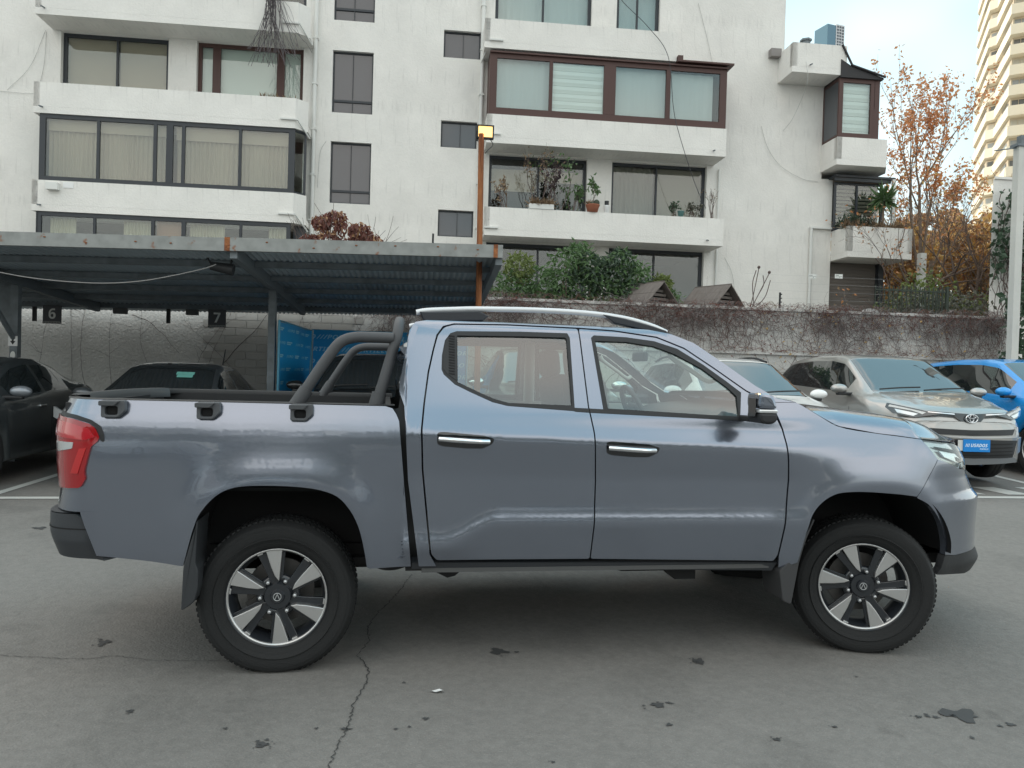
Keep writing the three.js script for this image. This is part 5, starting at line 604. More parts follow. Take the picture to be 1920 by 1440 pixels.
  for (const [x0, x1] of [[-0.6, 0.0], [0.02, 0.62]]) { const y = top(o.cowl) + 0.012; part(T, 'wiper', tube([[x0, y + 0.01, warp(x0, y, o.cowl) + 0.0], [lerp(x0, x1, 0.5), y + 0.035, warp(0.2, y, o.cowl + 0.04)], [x1, y + 0.05, warp(x1, y, o.cowl + 0.06)]], 0.011, 5, 10), M.black); }
  if (o.rails) for (const x of [1, -1]) part(T, 'roof_rail', tube([o.roofF + 0.15, o.roofF + 0.6, o.roofR - 0.5, o.roofR - 0.05].map((s, i) => [x * (RW(s) - 0.04), top(s) - 0.02 + (i % 3 ? 0.03 : 0), Z0 - s]), 0.016, 6, 24), o.railM ?? M.black);
  if (o.fin) part(T, 'roof_fin', ext([[0, 0], [0.16, 0], [0.02, 0.06]], 0.03).rotateY(PI / 2).translate(0, top(o.roofR - 0.2) - 0.005, Z0 - o.roofR + 0.25), bodyM);
  return T;
}
function mirrorX(g) { const h = mirrorZ(g.clone().rotateY(PI / 2)); return h.rotateY(-PI / 2); }
const CARW = (u, wFront, len, dt = 0) => { const p = L(u, 0, wFront - len / 2); return [[p[0], gnd(p[0], p[2] + 0.0), p[2]], TH + dt]; };
const SUV = { len: 4.55, w: 0.92, sill: 0.24, cowl: 1.05, roofF: 1.92, roofR: 3.9, tail: 4.42, axles: [0.92, 3.6], side: [[1.5, 2.42], [2.5, 3.38], [3.46, 4.05]], top: [[0, 0.86], [0.12, 0.95], [0.5, 1.03], [1.05, 1.12], [1.92, 1.6], [2.3, 1.655], [2.9, 1.66], [3.6, 1.62], [3.95, 1.57], [4.35, 1.2], [4.5, 1.0], [4.6, 0.9]], belt: [[0, 0.8], [0.5, 0.95], [1.05, 1.05], [2, 1.08], [3.2, 1.13], [4.2, 1.2], [4.6, 0.95]], rw: [[0, 0.72], [0.6, 0.76], [1.05, 0.74], [1.92, 0.62], [3.4, 0.61], [4.1, 0.58], [4.6, 0.7]], handles: [2.2, 3.2], doors: [1.25, 2.46, 3.5] };
const plainFront = (F) => { F([[0.5, 0.74], [0.86, 0.86], [0.84, 0.74], [0.62, 0.68]], 0.006, M.lens, 'headlight'); F([[0, 0.62], [0.46, 0.62], [0.44, 0.76], [0, 0.76]], 0.005, M.black, 'grille'); F([[0, 0.3], [0.66, 0.32], [0.6, 0.46], [0, 0.46]], 0.005, M.black, 'lower_grille'); F([[-0.18, 0.48], [0.18, 0.48], [0.18, 0.6], [-0.18, 0.6]], 0.012, M.white, 'number_plate', 0.1, false); };
{ // silver SUV with the blue dealer plate
  const [p, t] = CARW(6.72, -8.72, 4.55, -0.045), silver = paint([0.42, 0.41, 0.395], { metalness: 0.7, roughness: 0.34 });
  car('silver_suv', 'silver SUV facing out with a blue USADOS plate and chrome oval badge', p, t, { ...SUV, paint: silver, fin: true, front(F, T, warp) {
    F([[0.34, 0.872], [0.5, 0.9], [0.88, 0.985], [0.9, 0.93], [0.84, 0.86], [0.64, 0.815], [0.5, 0.845]], 0.008, std([0.08, 0.085, 0.09], 0.12, { clearcoat: 1 }), 'headlight'); F([[0.52, 0.885], [0.86, 0.965], [0.875, 0.94], [0.66, 0.9], [0.56, 0.86]], 0.014, M.white, 'light_strip'); F([[0.6, 0.865], [0.82, 0.915], [0.8, 0.87], [0.65, 0.835]], 0.013, M.lens, 'lamp_lens');
    F([[0, 0.775], [0.13, 0.79], [0.2, 0.855], [0.5, 0.878], [0.5, 0.905], [0.12, 0.885], [0, 0.88]], 0.006, M.gloss, 'upper_grille'); F([[0.2, 0.868], [0.5, 0.888], [0.5, 0.897], [0.2, 0.88]], 0.012, M.chrome, 'chrome_strip');
    F([[0, 0.615], [0.6, 0.63], [0.66, 0.70], [0, 0.685]], 0.004, M.black, 'middle_grille'); F([[0, 0.585], [0.68, 0.6], [0.72, 0.72], [0.7, 0.73], [0.64, 0.615], [0, 0.605]], 0.02, std([0.6, 0.6, 0.6], 0.4, { metalness: 0.6 }), 'trim_strip'); F([[0, 0.34], [0.62, 0.35], [0.7, 0.56], [0, 0.575]], 0.003, M.black, 'lower_grille'); F([[0.66, 0.36], [0.78, 0.42], [0.8, 0.6], [0.72, 0.58]], 0.006, silver, 'bumper_corner'); F([[0, 0.26], [0.72, 0.29], [0.66, 0.345], [0, 0.335]], 0.018, std([0.16, 0.17, 0.18], 0.5), 'skid_lip'); for (let k = 0; k < 4; k++) F([[0, 0.37 + k * 0.045], [0.6, 0.38 + k * 0.045], [0.6, 0.392 + k * 0.045], [0, 0.382 + k * 0.045]], 0.012, M.dark, 'grille_slat');
    const z = warp(0, 0.83, 0) + 0.03, b = part(T, 'badge', [new THREE.TorusGeometry(0.075, 0.008, 8, 32).scale(1, 0.68, 1).translate(0, 0.825, z), new THREE.TorusGeometry(0.034, 0.006, 8, 24).scale(0.75, 1.35, 1).translate(0, 0.828, z), new THREE.TorusGeometry(0.045, 0.006, 8, 24).scale(1.15, 0.5, 1).translate(0, 0.85, z)], M.chrome); void b;
    const plate = part(T, 'number_plate', bx(-0.2, 0.16, 0.435, 0.565, warp(0, 0.5, 0) + 0.03, warp(0, 0.5, 0) + 0.036), std([1, 1, 1], 0.5, { map: canvasTex(256, 96, (x) => { x.fillStyle = '#d8d8d4'; x.fillRect(0, 0, 256, 96); x.fillStyle = '#222'; x.font = 'bold 70px sans-serif'; x.fillText('K', 6, 74); }) }));
    part(plate, 'cover_plate', bx(-0.14, 0.2, 0.425, 0.575, warp(0, 0.5, 0) + 0.04, warp(0, 0.5, 0) + 0.048), std([0.0, 0.25, 0.68], 0.35)); part(plate, 'lettering', new THREE.PlaneGeometry(0.336, 0.146).translate(0.03, 0.5, warp(0, 0.5, 0) + 0.0505), std([1, 1, 1], 0.4, { map: canvasTex(448, 196, (x) => { x.fillStyle = '#0a86d8'; x.fillRect(0, 0, 448, 196); x.fillStyle = '#eef6fb'; x.font = 'italic bold 74px sans-serif'; x.fillText('USADOS', 112, 118); x.font = 'italic bold 30px sans-serif'; x.fillText('PORTILLO', 272, 160); for (let k = 0; k < 3; k++) { x.beginPath(); x.moveTo(30 + k * 24, 118); x.lineTo(46 + k * 24, 66); x.lineTo(56 + k * 24, 66); x.lineTo(40 + k * 24, 118); x.fill(); } }) }));
  } });
}
{ const [p, t] = CARW(9.3, -8.95, 4.5, 0.0); car('blue_suv', 'bright blue SUV at the right frame edge beyond the silver one', p, t, { ...SUV, len: 4.5, paint: paint([0.005, 0.28, 0.72], { metalness: 0.2 }), mirrorM: paint([0.005, 0.3, 0.76], { metalness: 0.2 }), front: plainFront, fin: true }); }
const SEDAN = { len: 4.35, w: 0.88, sill: 0.2, cowl: 1.12, roofF: 1.95, roofR: 3.35, tail: 3.95, axles: [0.88, 3.45], side: [[1.55, 2.3], [2.38, 3.1], [3.18, 3.5]], top: [[0, 0.7], [0.1, 0.78], [0.5, 0.87], [1.12, 0.97], [1.95, 1.36], [2.3, 1.41], [2.8, 1.41], [3.35, 1.34], [3.95, 1.05], [4.25, 0.99], [4.4, 0.9]], belt: [[0, 0.65], [0.5, 0.8], [1.12, 0.9], [2, 0.92], [3.2, 0.96], [4, 0.98], [4.4, 0.88]], rw: [[0, 0.68], [0.6, 0.73], [1.12, 0.72], [1.95, 0.58], [3, 0.57], [3.6, 0.58], [4.4, 0.7]], handles: [2.15, 3.0], doors: [1.3, 2.34, 3.3] };
const HATCH = { ...SUV, len: 4.3, top: SUV.top.map(([s, y]) => [s, y * 0.945 - 0.005]), belt: SUV.belt.map(([s, y]) => [s, y * 0.945]), roofR: 3.7, tail: 4.15, axles: [0.9, 3.4], side: [[1.5, 2.4], [2.48, 3.25], [3.32, 3.75]] };
{ const [p, t] = CARW(4.2, -8.45, 4.3, 0); car('white_hatchback', 'white hatchback showing windscreen and bonnet behind the pickup nose', p, t, { ...HATCH, paint: paint([0.82, 0.82, 0.81], { metalness: 0, roughness: 0.35 }), front: plainFront, rails: true }); }
{ const [p, t] = CARW(1.65, -9.2, 4.5, 0.0); car('dark_suv', 'dark SUV seen only through the rear side window of the pickup', p, t, { ...SUV, len: 4.5, paint: paint([0.05, 0.055, 0.06]), mirrorM: M.chrome, front: plainFront }); }
{ const [p, t] = CARW(-0.8, -9.3, 4.35, 0.0); car('black_sedan', 'black sedan inside the blue banner bay, half hidden by the roll bar', p, t, { ...HATCH, paint: paint([0.012, 0.013, 0.014]), front: plainFront }); }
{ const [p, t] = CARW(-3.48, -9.0, 4.35, 0.03); const T = car('grey_sedan', 'dark grey car under the carport with a green slip inside its windscreen', p, t, { ...SEDAN, paint: paint([0.12, 0.13, 0.14]), pillar: 'body', front: plainFront }); part(T, 'windscreen_slip', [bx(-0.07, 0.16, 0, 0.06, 0, 0.004), bx(-0.05, 0.15, -0.06, -0.005, 0, 0.004)].map((g) => g.rotateX(-0.95).translate(0.18, 1.245, 0.52)), std([0.2, 0.55, 0.48], 0.7)); part(T, 'aerial', [rod([0.45, 1.38, -0.6], [0.47, 1.62, -0.66], 0.012, 0.006)], M.black); }
{ const [p, t] = CARW(-5.75, -8.0, 4.6, 0.06); car('coupe_suv', 'dark charcoal sloping-roofed SUV at the left frame edge under the carport', p, t, { ...SUV, len: 4.6, paint: paint([0.06, 0.07, 0.075]), pillar: 'body', mirrorM: paint([0.25, 0.27, 0.3]), roofR: 3.0, tail: 4.25, side: [[1.5, 2.35], [2.43, 3.55]], top: [[0, 0.8], [0.12, 0.86], [0.5, 0.95], [1.05, 1.03], [1.92, 1.4], [2.3, 1.46], [2.7, 1.46], [3.3, 1.36], [3.9, 1.15], [4.4, 0.98], [4.6, 0.85]], belt: [[0, 0.72], [0.5, 0.88], [1.05, 0.97], [2, 0.98], [3.2, 1.02], [3.7, 1.1], [4.6, 0.9]], front: plainFront }); }
// what stands behind the photographer and shows in the paintwork
{ const base = scene.children.find((o) => o.name === 'white_hatchback'); [[-3.6, 4.6, 'white hatchback behind the photographer, leftmost of the row mirrored in the pickup'], [-1.1, 4.9, 'white hatchback behind the photographer, second from left of the mirrored row'], [4.0, 4.8, 'white hatchback behind the photographer, rightmost of the row mirrored in the pickup']].forEach(([x, z, label]) => { const c = base.clone(); c.name = numbered('white_hatchback'); c.position.set(x, 0, z + 2.1); c.rotation.y = PI + 0.1; scene.add(c); tag(c, label, 'car', 'cars mirrored in the pickup'); }); }
for (let i = 0; i < 9; i++) lone('street_tree', `broad dark green tree behind the photographer, ${['leftmost', 'second', 'third', 'fourth', 'middle', 'sixth', 'seventh', 'eighth', 'rightmost'][i]} of the nine from the left`, 'tree', [rod([0, 0, 0], [0, 2.4, 0], 0.18, 0.12), leaves(1500, () => { const a = rr(0, 6.28), b = rr(-1, 1), r = 2.9 * Math.cbrt(rr(0.3, 1)); return [r * Math.cos(a) * Math.sqrt(1 - b * b), 3.4 + r * b * 0.8, r * Math.sin(a) * Math.sqrt(1 - b * b)]; }, 0.5, 0.8)], M.leafDark, [-19 + i * 4.6, 0, 20 + rr(-1.5, 1.5)], 0, 'street trees behind the photographer');

// ───────────────────────── greenery and far buildings ─────────────────────────
function limb(out, tips, p, d, len, r, depth, o) {
  const n = 3; let a = p.slice(), dir = d.slice();
  for (let i = 0; i < n; i++) {
    dir = dir.map((x, k) => x + rr(-o.wob, o.wob) + (k === 1 ? o.up : 0)); const m = Math.hypot(...dir); dir = dir.map((x) => x / m);
    const b = a.map((x, k) => x + dir[k] * len / n), r1 = r * (1 - 0.3 * (i + 1) / n), r0 = r * (1 - 0.3 * i / n); out.push(rod(a, b, r0, r1, r > 0.03 ? 7 : r > 0.01 ? 5 : 3)); a = b;
    if (depth <= 1 || i === n - 1 || rnd() < 0.5) tips.push([...a, depth]);
    if (depth > 0 && (i > 0 || o.low)) { const k = i === n - 1 ? o.fork : 1; for (let q = 0; q < k; q++) { const e = dir.map((x) => x + rr(-o.spread, o.spread)); limb(out, tips, a, e, len * rr(0.55, 0.8), r * rr(0.45, 0.62), depth - 1, o); } }
  }
}
function tree(name, label, p, turn, o) {
  const t = thing(name, label, o.cat ?? 'tree', p, turn, o.group), wood = [], tips = [];
  for (const s of o.stems) limb(wood, tips, s.from ?? [0, 0, 0], s.dir, s.len, s.r, s.depth ?? 3, { wob: 0.12, up: 0.05, spread: 0.55, fork: 2, low: false, ...o.grow });
  part(t, 'trunk', wood, o.bark ?? M.bark);
  const good = tips.filter(o.where ?? (() => true));
  for (const [n, mat, size, sp, keep] of o.foliage ?? []) part(t, 'crown', leaves(n, () => { const q = good[Math.floor(rnd() * good.length)]; if (keep && !keep(q)) return null; return [q[0] + rr(-sp, sp), q[1] + rr(-sp, sp), q[2] + rr(-sp, sp)]; }, size), mat, 'stuff');
  return t;
}
const G = 0.73;
// tall thin maple, right of the flats
tree('maple_tree', 'slender half-bare tree with orange leaves against the sky, right of the flats', L(14.75, G, -22), TH, {
  stems: [{ dir: [0.0, 1, 0], len: 4.6, r: 0.1, depth: 0 }, { from: [0, 3.9, 0], dir: [-0.26, 1, 0.1], len: 2.2, r: 0.045, depth: 4 }, { from: [0, 4.4, 0], dir: [0.02, 1, -0.1], len: 2.5, r: 0.055, depth: 4 }, { from: [0, 4.1, 0], dir: [0.18, 1, 0.15], len: 2.2, r: 0.045, depth: 4 }, { from: [0, 3.6, 0], dir: [0.5, 0.8, 0.1], len: 1.5, r: 0.035, depth: 4 }, { from: [0, 3.3, 0], dir: [-0.45, 0.9, -0.2], len: 1.6, r: 0.035, depth: 4 }],
  grow: { spread: 0.42, up: 0.1, wob: 0.1, fork: 2 }, foliage: [[3000, M.leafOrange, 0.125, 0.13, (q) => q[1] > 6.2 || rnd() < 0.2], [900, M.leafGold, 0.12, 0.14, (q) => q[1] < 7.5], [700, M.leafBrown, 0.11, 0.13]],
});
// brown and golden trees beyond the railing
[[15.4, -25, 6.0, 'low golden-brown tree directly above the green railing', M.leafGold], [17.2, -26, 6.4, 'broad rust-brown tree right behind the slender orange tree', M.leafBrown], [19.2, -25, 6.4, 'dense ochre tree beside the ivy-covered white house', M.leafGold], [21.0, -31, 8.0, 'tall brown tree farthest back among the autumn trees', M.leafBrown]].forEach(([u, w, h, label, m], i) => {
  const t = tree('autumn_tree', label, L(u, G, w), TH, { stems: [{ dir: [0.05, 1, 0], len: h * 0.4, r: 0.14, depth: 1 }, ...[0, 1, 2, 3, 4].map((k) => ({ from: [0, h * (0.18 + 0.05 * k), 0], dir: [Math.cos(k * 2.4) * 0.7, 0.75, Math.sin(k * 2.4) * 0.7], len: h * 0.42, r: 0.06, depth: 3 }))], grow: { spread: 0.7, fork: 2, low: true }, group: 'autumn trees beyond the railing' });
  const cl = Array.from({ length: 40 }, () => { const a = rr(0, 6.28), q = Math.sqrt(rnd()) * 1.9, y = rr(0.18, 1) * h; return [q * Math.cos(a) * (1.15 - 0.5 * y / h), y, q * Math.sin(a), rr(0.3, 0.75)]; });
  part(t, 'crown', leaves(5200, clumped(cl), 0.19, 0.7), m, 'stuff'); part(t, 'crown', leaves(2400, clumped(cl), 0.18, 0.7), i % 2 ? M.leafGold : M.leafBrown, 'stuff'); part(t, 'crown', leaves(1500, clumped(cl), 0.17, 0.7), M.leafDry, 'stuff');
});
// leaning bare tree in front of the tower
tree('bare_tree', 'bare dark-twigged tree leaning in front of the cream tower', L(14.0, G, -19.5), TH, {
  stems: [{ from: [0.6, 0, 0], dir: [0.2, 1, 0], len: 2.6, r: 0.09, depth: 1 }, { from: [-1.9, 2.4, 0], dir: [0.9, 0.55, 0], len: 2.0, r: 0.05, depth: 4 }, { from: [-2.0, 2.0, -0.2], dir: [1, 0.45, 0.1], len: 2.2, r: 0.05, depth: 4 }, { from: [0.6, 2.2, 0], dir: [-0.3, 1, 0.1], len: 1.7, r: 0.05, depth: 5 }, { from: [0.5, 2.0, 0], dir: [-0.8, 0.7, 0], len: 1.8, r: 0.045, depth: 5 }, { from: [0.6, 2.4, 0], dir: [0.3, 0.9, -0.1], len: 1.6, r: 0.045, depth: 5 }],
  grow: { spread: 0.8, fork: 2, wob: 0.2, up: 0.02 }, bark: std([0.12, 0.085, 0.07], 0.95), foliage: [[500, M.leafDry, 0.09, 0.1], [450, M.leafOrange, 0.09, 0.1]],
});
lone('broken_stump', 'dark forked dead stump standing between the railing and the ivy house', 'stump', [rod([0, 0, 0], [-0.1, 2.0, 0], 0.06, 0.04), rod([0.75, 0, 0], [-0.25, 2.6, 0], 0.05, 0.035), rod([-0.25, 2.6, 0], [-0.45, 2.55, 0], 0.05, 0.02)], std([0.05, 0.035, 0.03], 0.9), L(12.6, 1.0, -17.5), TH);
lone('concrete_post', 'pale concrete post standing among the golden trees', 'post', bx(-0.09, 0.09, 0, 4.6, -0.09, 0.09), M.pvc, L(14.15, G, -21), TH);
lone('clipped_hedge', 'green and yellow hedge growing behind the dark green railing', 'hedge', [leaves(5200, () => [rr(-0.4, 2.0), rr(0, 1) ** 0.6 * (2.8 + 0.3 * Math.sin(rr(0, 6))), rr(-0.5, 0.5)], 0.12)], M.leafGrey, L(11.2, G, -17.3), TH);
lone('lime_shrub', 'loose yellow-green shrub rising over the railing hedge', 'shrub', [leaves(2600, () => { const u = rr(-0.6, 2.2); return [u, 1.4 + rnd() * (1.9 + 0.4 * Math.sin(u * 3)), rr(-0.5, 0.5)]; }, 0.13)], M.leafLime, L(12.0, G, -18.4), TH);
{ // railing
  const f = thing('iron_railing', 'dark green iron bar railing on top of the wall at the right', 'railing', L(9.72, 3.0, -16), TH);
  for (const y of [0.06, 0.58]) part(f, 'rail', bx(0, 1.68, y - 0.015, y + 0.015, -0.015, 0.015), M.ironGreen); for (let i = 0; i <= 16; i++) part(f, 'bar', bx(i * 0.105 - 0.009, i * 0.105 + 0.009, 0, 0.68, -0.009, 0.009), M.ironGreen);
  for (let i = 1; i < 8; i++) part(f, 'bar', bx(1.67, 1.69, 0, 0.66, -i * 0.12 - 0.009, -i * 0.12 + 0.009), M.ironGreen); part(f, 'post', bx(1.66, 1.72, -0.1, 0.7, -0.03, 0.03), M.ironGreen);
}
// big green shrub behind the wall
{
  const s = thing('green_shrub', 'large leafy green shrub growing behind the wall below the first balcony', 'shrub', L(3.3, G, -17.2), TH), st = [], lo = [], dk = [], lm = [];
  const clumps = []; for (const [x, y, r, k] of [[-1.75, 2.7, 0.4, 1], [-1.35, 3.15, 0.35, 2], [-1.45, 2.6, 0.4, 1], [-0.9, 2.85, 0.4, 1], [-0.75, 2.55, 0.4, 1], [-0.35, 2.9, 0.4, 1], [-0.3, 3.3, 0.4, 1], [0.0, 3.5, 0.35, 1], [0.15, 2.9, 0.45, 0], [0.3, 3.2, 0.4, 0], [0.65, 3.0, 0.45, 0], [0.95, 3.35, 0.35, 0], [0.7, 2.6, 0.4, 1], [1.15, 2.8, 0.4, 0], [1.4, 3.1, 0.3, 1], [1.6, 2.6, 0.35, 0], [1.95, 2.9, 0.22, 2], [2.15, 2.55, 0.28, 1], [-0.6, 2.2, 0.5, 0], [0.3, 2.2, 0.5, 0], [1.2, 2.2, 0.5, 0], [-1.5, 2.2, 0.4, 0]]) { clumps.push([x, y, r, k]); st.push(rod([x * 0.5, 0.2, 0], [x, y, 0], 0.03, 0.01)); }
  const at = (ks) => { const L0 = clumps.filter((c) => ks.includes(c[3])); return () => { const c = L0[Math.floor(rnd() * L0.length)], a = rr(0, 6.28), b = Math.acos(rr(-1, 1)), q = c[2] * Math.cbrt(rr(0.25, 1)); return [c[0] + q * Math.sin(b) * Math.cos(a), c[1] + q * Math.cos(b), q * Math.sin(b) * Math.sin(a)]; }; };
  void lo; void dk; void lm; part(s, 'stem', st, M.bark); part(s, 'foliage', leaves(3500, at([1, 1, 0]), 0.16, 0.35), M.leafGreen, 'stuff'); part(s, 'foliage', leaves(2500, at([0]), 0.16, 0.35), M.leafDark, 'stuff'); part(s, 'foliage', leaves(1100, at([2]), 0.13, 0.35), M.leafLime, 'stuff');
}
{ // dried red shrub above the carport
  const t = tree('dry_shrub', 'withered shrub with hanging red-brown leaves showing above the carport roof', L(-1.95, 2.5, -16.6), TH, { cat: 'shrub', stems: [[-0.6, 1, 0], [-0.3, 1, 0], [0, 1, 0], [0.35, 1, 0], [0.6, 0.9, 0], [-0.75, 0.8, 0]].map((d) => ({ dir: d, len: 1.15, r: 0.018, depth: 2 })), grow: { spread: 0.5 }, bark: M.twig }); const cl = [[-0.65, 1.7, 0, 0.2], [-0.4, 2.1, 0, 0.2], [-0.1, 2.2, 0, 0.22], [0.1, 1.9, 0, 0.3], [0.4, 1.95, 0, 0.22], [0.65, 1.75, 0, 0.22], [-0.3, 1.7, 0, 0.3], [0.3, 1.6, 0, 0.3], [0.8, 1.5, 0, 0.2]]; part(t, 'crown', leaves(1300, clumped(cl), 0.14, 0.4, 1.2), M.leafRed, 'stuff'); part(t, 'crown', leaves(350, clumped(cl), 0.12, 0.4, 1.0), M.leafBrown, 'stuff');
}
{ // dry plant trailing from the top balcony
  const wood = []; for (let i = 0; i < 46; i++) { const p = []; let x = rr(-0.2, 0.25), y = 1.5, a = rr(-0.25, 0.25); for (let k = 0; k < 9; k++) { p.push([x * (0.6 + k * 0.06), y, 0.12 + rr(-0.1, 0.1)]); a = clamp(a + rr(-0.35, 0.35), -0.7, 0.7); x += Math.sin(a) * 0.16; y -= Math.cos(a) * rr(0.16, 0.34); } wood.push(tube(p, rr(0.004, 0.011), 3, 14)); }
  lone('trailing_plant', 'dead grey plant trailing down from the topmost left balcony', 'plant', wood, std([0.14, 0.125, 0.13], 0.95), L(-4.15, 9.6, -20), TH);
  lone('dry_grass_tuft', 'tuft of straw-coloured grass on the parapet below the trailing plant', 'plant', leaves(160, () => [rr(-0.5, 0.5), 0, rr(-0.05, 0.05)], 0.2, 0.06, -0.9), M.leafDry, L(-4.1, 8.34, -20.5), TH);
}
// pots and plants on the right-hand balcony
{
  const pot = (name, label, u, r, h, mat) => { const t = thing(name, label, 'flower pot', L(u, 5.842, -20.17), TH); part(t, 'pot', new THREE.LatheGeometry([[0, 0], [r * 0.7, 0], [r * 0.95, h * 0.85], [r, h * 0.85], [r, h], [r * 0.88, h], [r * 0.8, h * 0.8], [0, h * 0.8]].map((p) => new THREE.Vector2(...p)), 20), mat); return t; };
  const t1 = pot('terracotta_pot', 'round terracotta pot with a cactus on the balcony parapet', 4.2, 0.19, 0.2, M.terracotta); part(t1, 'cactus', [new THREE.SphereGeometry(0.09, 14, 10).scale(1, 1.1, 1).translate(0.1, 0.25, 0), new THREE.SphereGeometry(0.06, 12, 8).translate(-0.03, 0.22, 0.03)], std([0.06, 0.07, 0.05], 0.9)); part(t1, 'sprig', leaves(40, () => [rr(-0.15, 0), 0.2, 0], 0.16, 0.12, -0.8), M.leafDry);
  const t2 = pot('white_pot', 'small white pot with a black rim beside the terracotta pot', 4.58, 0.085, 0.2, M.white); part(t2, 'black_cup', rod([0, 0.16, 0], [0, 0.32, 0], 0.055, 0.06, 12), M.black);
  const pl = thing('planter_box', 'long white planter box on the parapet holding dry stalks', 'planter', L(2.82, 5.842, -20.17), TH); part(pl, 'box', rb(-0.33, 0.33, 0, 0.14, -0.09, 0.09, 0.015), M.pvc); part(pl, 'dry_grass', leaves(170, () => [rr(-0.3, 0.3), 0.12, rr(-0.06, 0.06)], 0.22, 0.07, -0.9), M.leafDry);
  const plant = (label, u, h, w, n, m, size, o = {}) => { const t = thing('potted_plant', label, 'plant', L(u, 5.842, -20.22), TH), st = [], tips = []; for (let i = 0; i < (o.stems ?? 4); i++) limb(st, tips, [rr(-w, w) * 0.4, 0, 0], [rr(-0.4, 0.4), 1, rr(-0.2, 0.2)], h * 0.62, 0.012, 2, { wob: 0.15, up: 0.1, spread: 0.5, fork: 2, low: false }); part(t, 'stem', st, M.twig); part(t, 'foliage', leaves(n, () => { const q = tips[Math.floor(rnd() * tips.length)]; return [q[0] + rr(-0.05, 0.05), q[1] + rr(-0.05, 0.05), q[2] + rr(-0.05, 0.05)]; }, size), m); return t; };
  plant('tall straggly dry plant with pinkish seed heads in the planter box', 2.75, 1.25, 0.2, 130, M.leafDry, 0.07); plant('dark purple-leaved plant behind the middle of the parapet', 3.0, 0.9, 0.25, 130, std([0.05, 0.03, 0.035], 0.8, { side: THREE.DoubleSide }), 0.1); plant('yellow-green sprig at the left end of the parapet', 1.85, 0.62, 0.15, 90, M.leafDry, 0.09); plant('bushy green plant near the right of the left-hand window', 3.7, 0.55, 0.3, 170, M.leafGreen, 0.1); plant('tall thin plant with a leafy green tuft at its tip', 3.35, 1.2, 0.1, 70, M.leafGreen, 0.12, { stems: 2 }); plant('leaning stalk with a green rosette beside the white pillar', 4.2, 0.75, 0.06, 60, M.leafGreen, 0.13, { stems: 1 });
  plant('low green succulent on the right part of the parapet', 6.45, 0.28, 0.2, 80, M.leafDark, 0.09); plant('flat leafy plant near the right end of the parapet', 6.95, 0.3, 0.25, 90, M.leafGrey, 0.1); plant('wispy twig plant at the right end of the parapet', 7.5, 0.6, 0.1, 24, M.leafDry, 0.06);
  const tp = pot('teal_pot', 'small teal pot on the right-hand parapet between green plants', 6.62, 0.09, 0.16, std([0.08, 0.18, 0.17], 0.5)); void tp;
  const pm = thing('yucca_plant', 'spiky green yucca on the far-right balcony below the terrace roof', 'plant', L(12.45, 6.6, -20.25), TH); part(pm, 'foliage', leaves(120, () => [rr(-0.04, 0.04), rr(-0.05, 0.1), rr(-0.04, 0.04)], 0.45, 0.1, 0), M.leafGreen); part(pm, 'stem', rod([0, -0.8, 0], [0, 0.05, 0], 0.03), M.bark);
  lone('grass_planting', 'dry and green grasses filling the far-right balcony planter', 'plant', [leaves(420, () => [rr(-0.9, 0.9), 0, rr(-0.08, 0.08)], 0.24, 0.08, -0.8)], M.leafDry, L(12.2, 5.8, -20.25), TH); lone('fern_plant', 'dark feathery plant beside the yucca on the far-right balcony', 'plant', [leaves(220, () => [rr(-0.5, 0.4), rr(0, 0.2), rr(-0.08, 0.08)], 0.2, 0.15, -0.5)], M.leafDark, L(11.7, 5.85, -20.3), TH);
}
lone('dry_thistle', 'dry thistle stalks sticking up behind the wall beside the wooden gables', 'plant', [[[0, 0, 0], [0.1, 0.5, 0], [0.18, 0.95, 0]], [[0, 0, 0], [0.2, 0.4, 0], [0.42, 0.85, 0]], [[0.1, 0.1, 0], [0.05, 0.6, 0], [0.12, 0.9, 0]], [[0, 0, 0], [0.3, 0.3, 0.05], [0.45, 0.7, 0]], [[0.2, 0.4, 0], [0.3, 0.6, 0], [0.28, 0.8, 0]]].map((p) => tube(p, 0.01, 4, 10)).concat([new THREE.SphereGeometry(0.035, 8, 6).translate(0.18, 0.97, 0), new THREE.SphereGeometry(0.035, 8, 6).translate(0.42, 0.87, 0)]), M.twig, L(6.85, 2.98, -16), TH);
// two small timber gables behind the wall
[[4.9, 3.58, 'left'], [6.42, 3.58, 'right']].forEach(([u, y, s]) => {
  const t = thing('timber_gable', `small weathered timber gable roof poking over the wall, the ${s} one of two`, 'gable roof', L(u, y - 0.62, -16.6), TH + 0.5, 'timber gables behind the wall');
  const z0 = -0.75, z1 = 0.3, H = 0.62, W = 0.5;
  for (let k = 0; k < 7; k++) { const a = k / 7, b = (k + 1) / 7 + 0.02; for (const q of [-1, 1]) part(t, 'roof_board', slab([[q * W * (1 - a) * 1.25, z0], [q * W * (1 - a) * 1.25, z1], [q * W * (1 - b) * 1.25, z1], [q * W * (1 - b) * 1.25, z0]], 0, 0.025).applyMatrix4(new THREE.Matrix4().set(1, 0, 0, 0, -q * H / (W * 1.25), 1, 0, H + rr(0, 0.012), 0, 0, 1, 0, 0, 0, 0, 1)), M.wood); }
  for (let k = 0; k < 5; k++) { const y0 = 0.06 + k * 0.09, hw = W * (1 - (y0 + 0.06) / H) * 1.15; part(t, 'slat', bx(-hw, hw, y0, y0 + 0.055, 0.12, 0.15), M.wood); } part(t, 'sill', bx(-0.6, 0.62, -0.04, 0.04, 0.1, 0.3), M.wood);
  part(t, 'back_board', ext([[-W, 0], [W, 0], [0, H * 0.95]], 0.02).translate(0, 0, 0.05), M.dark);
});
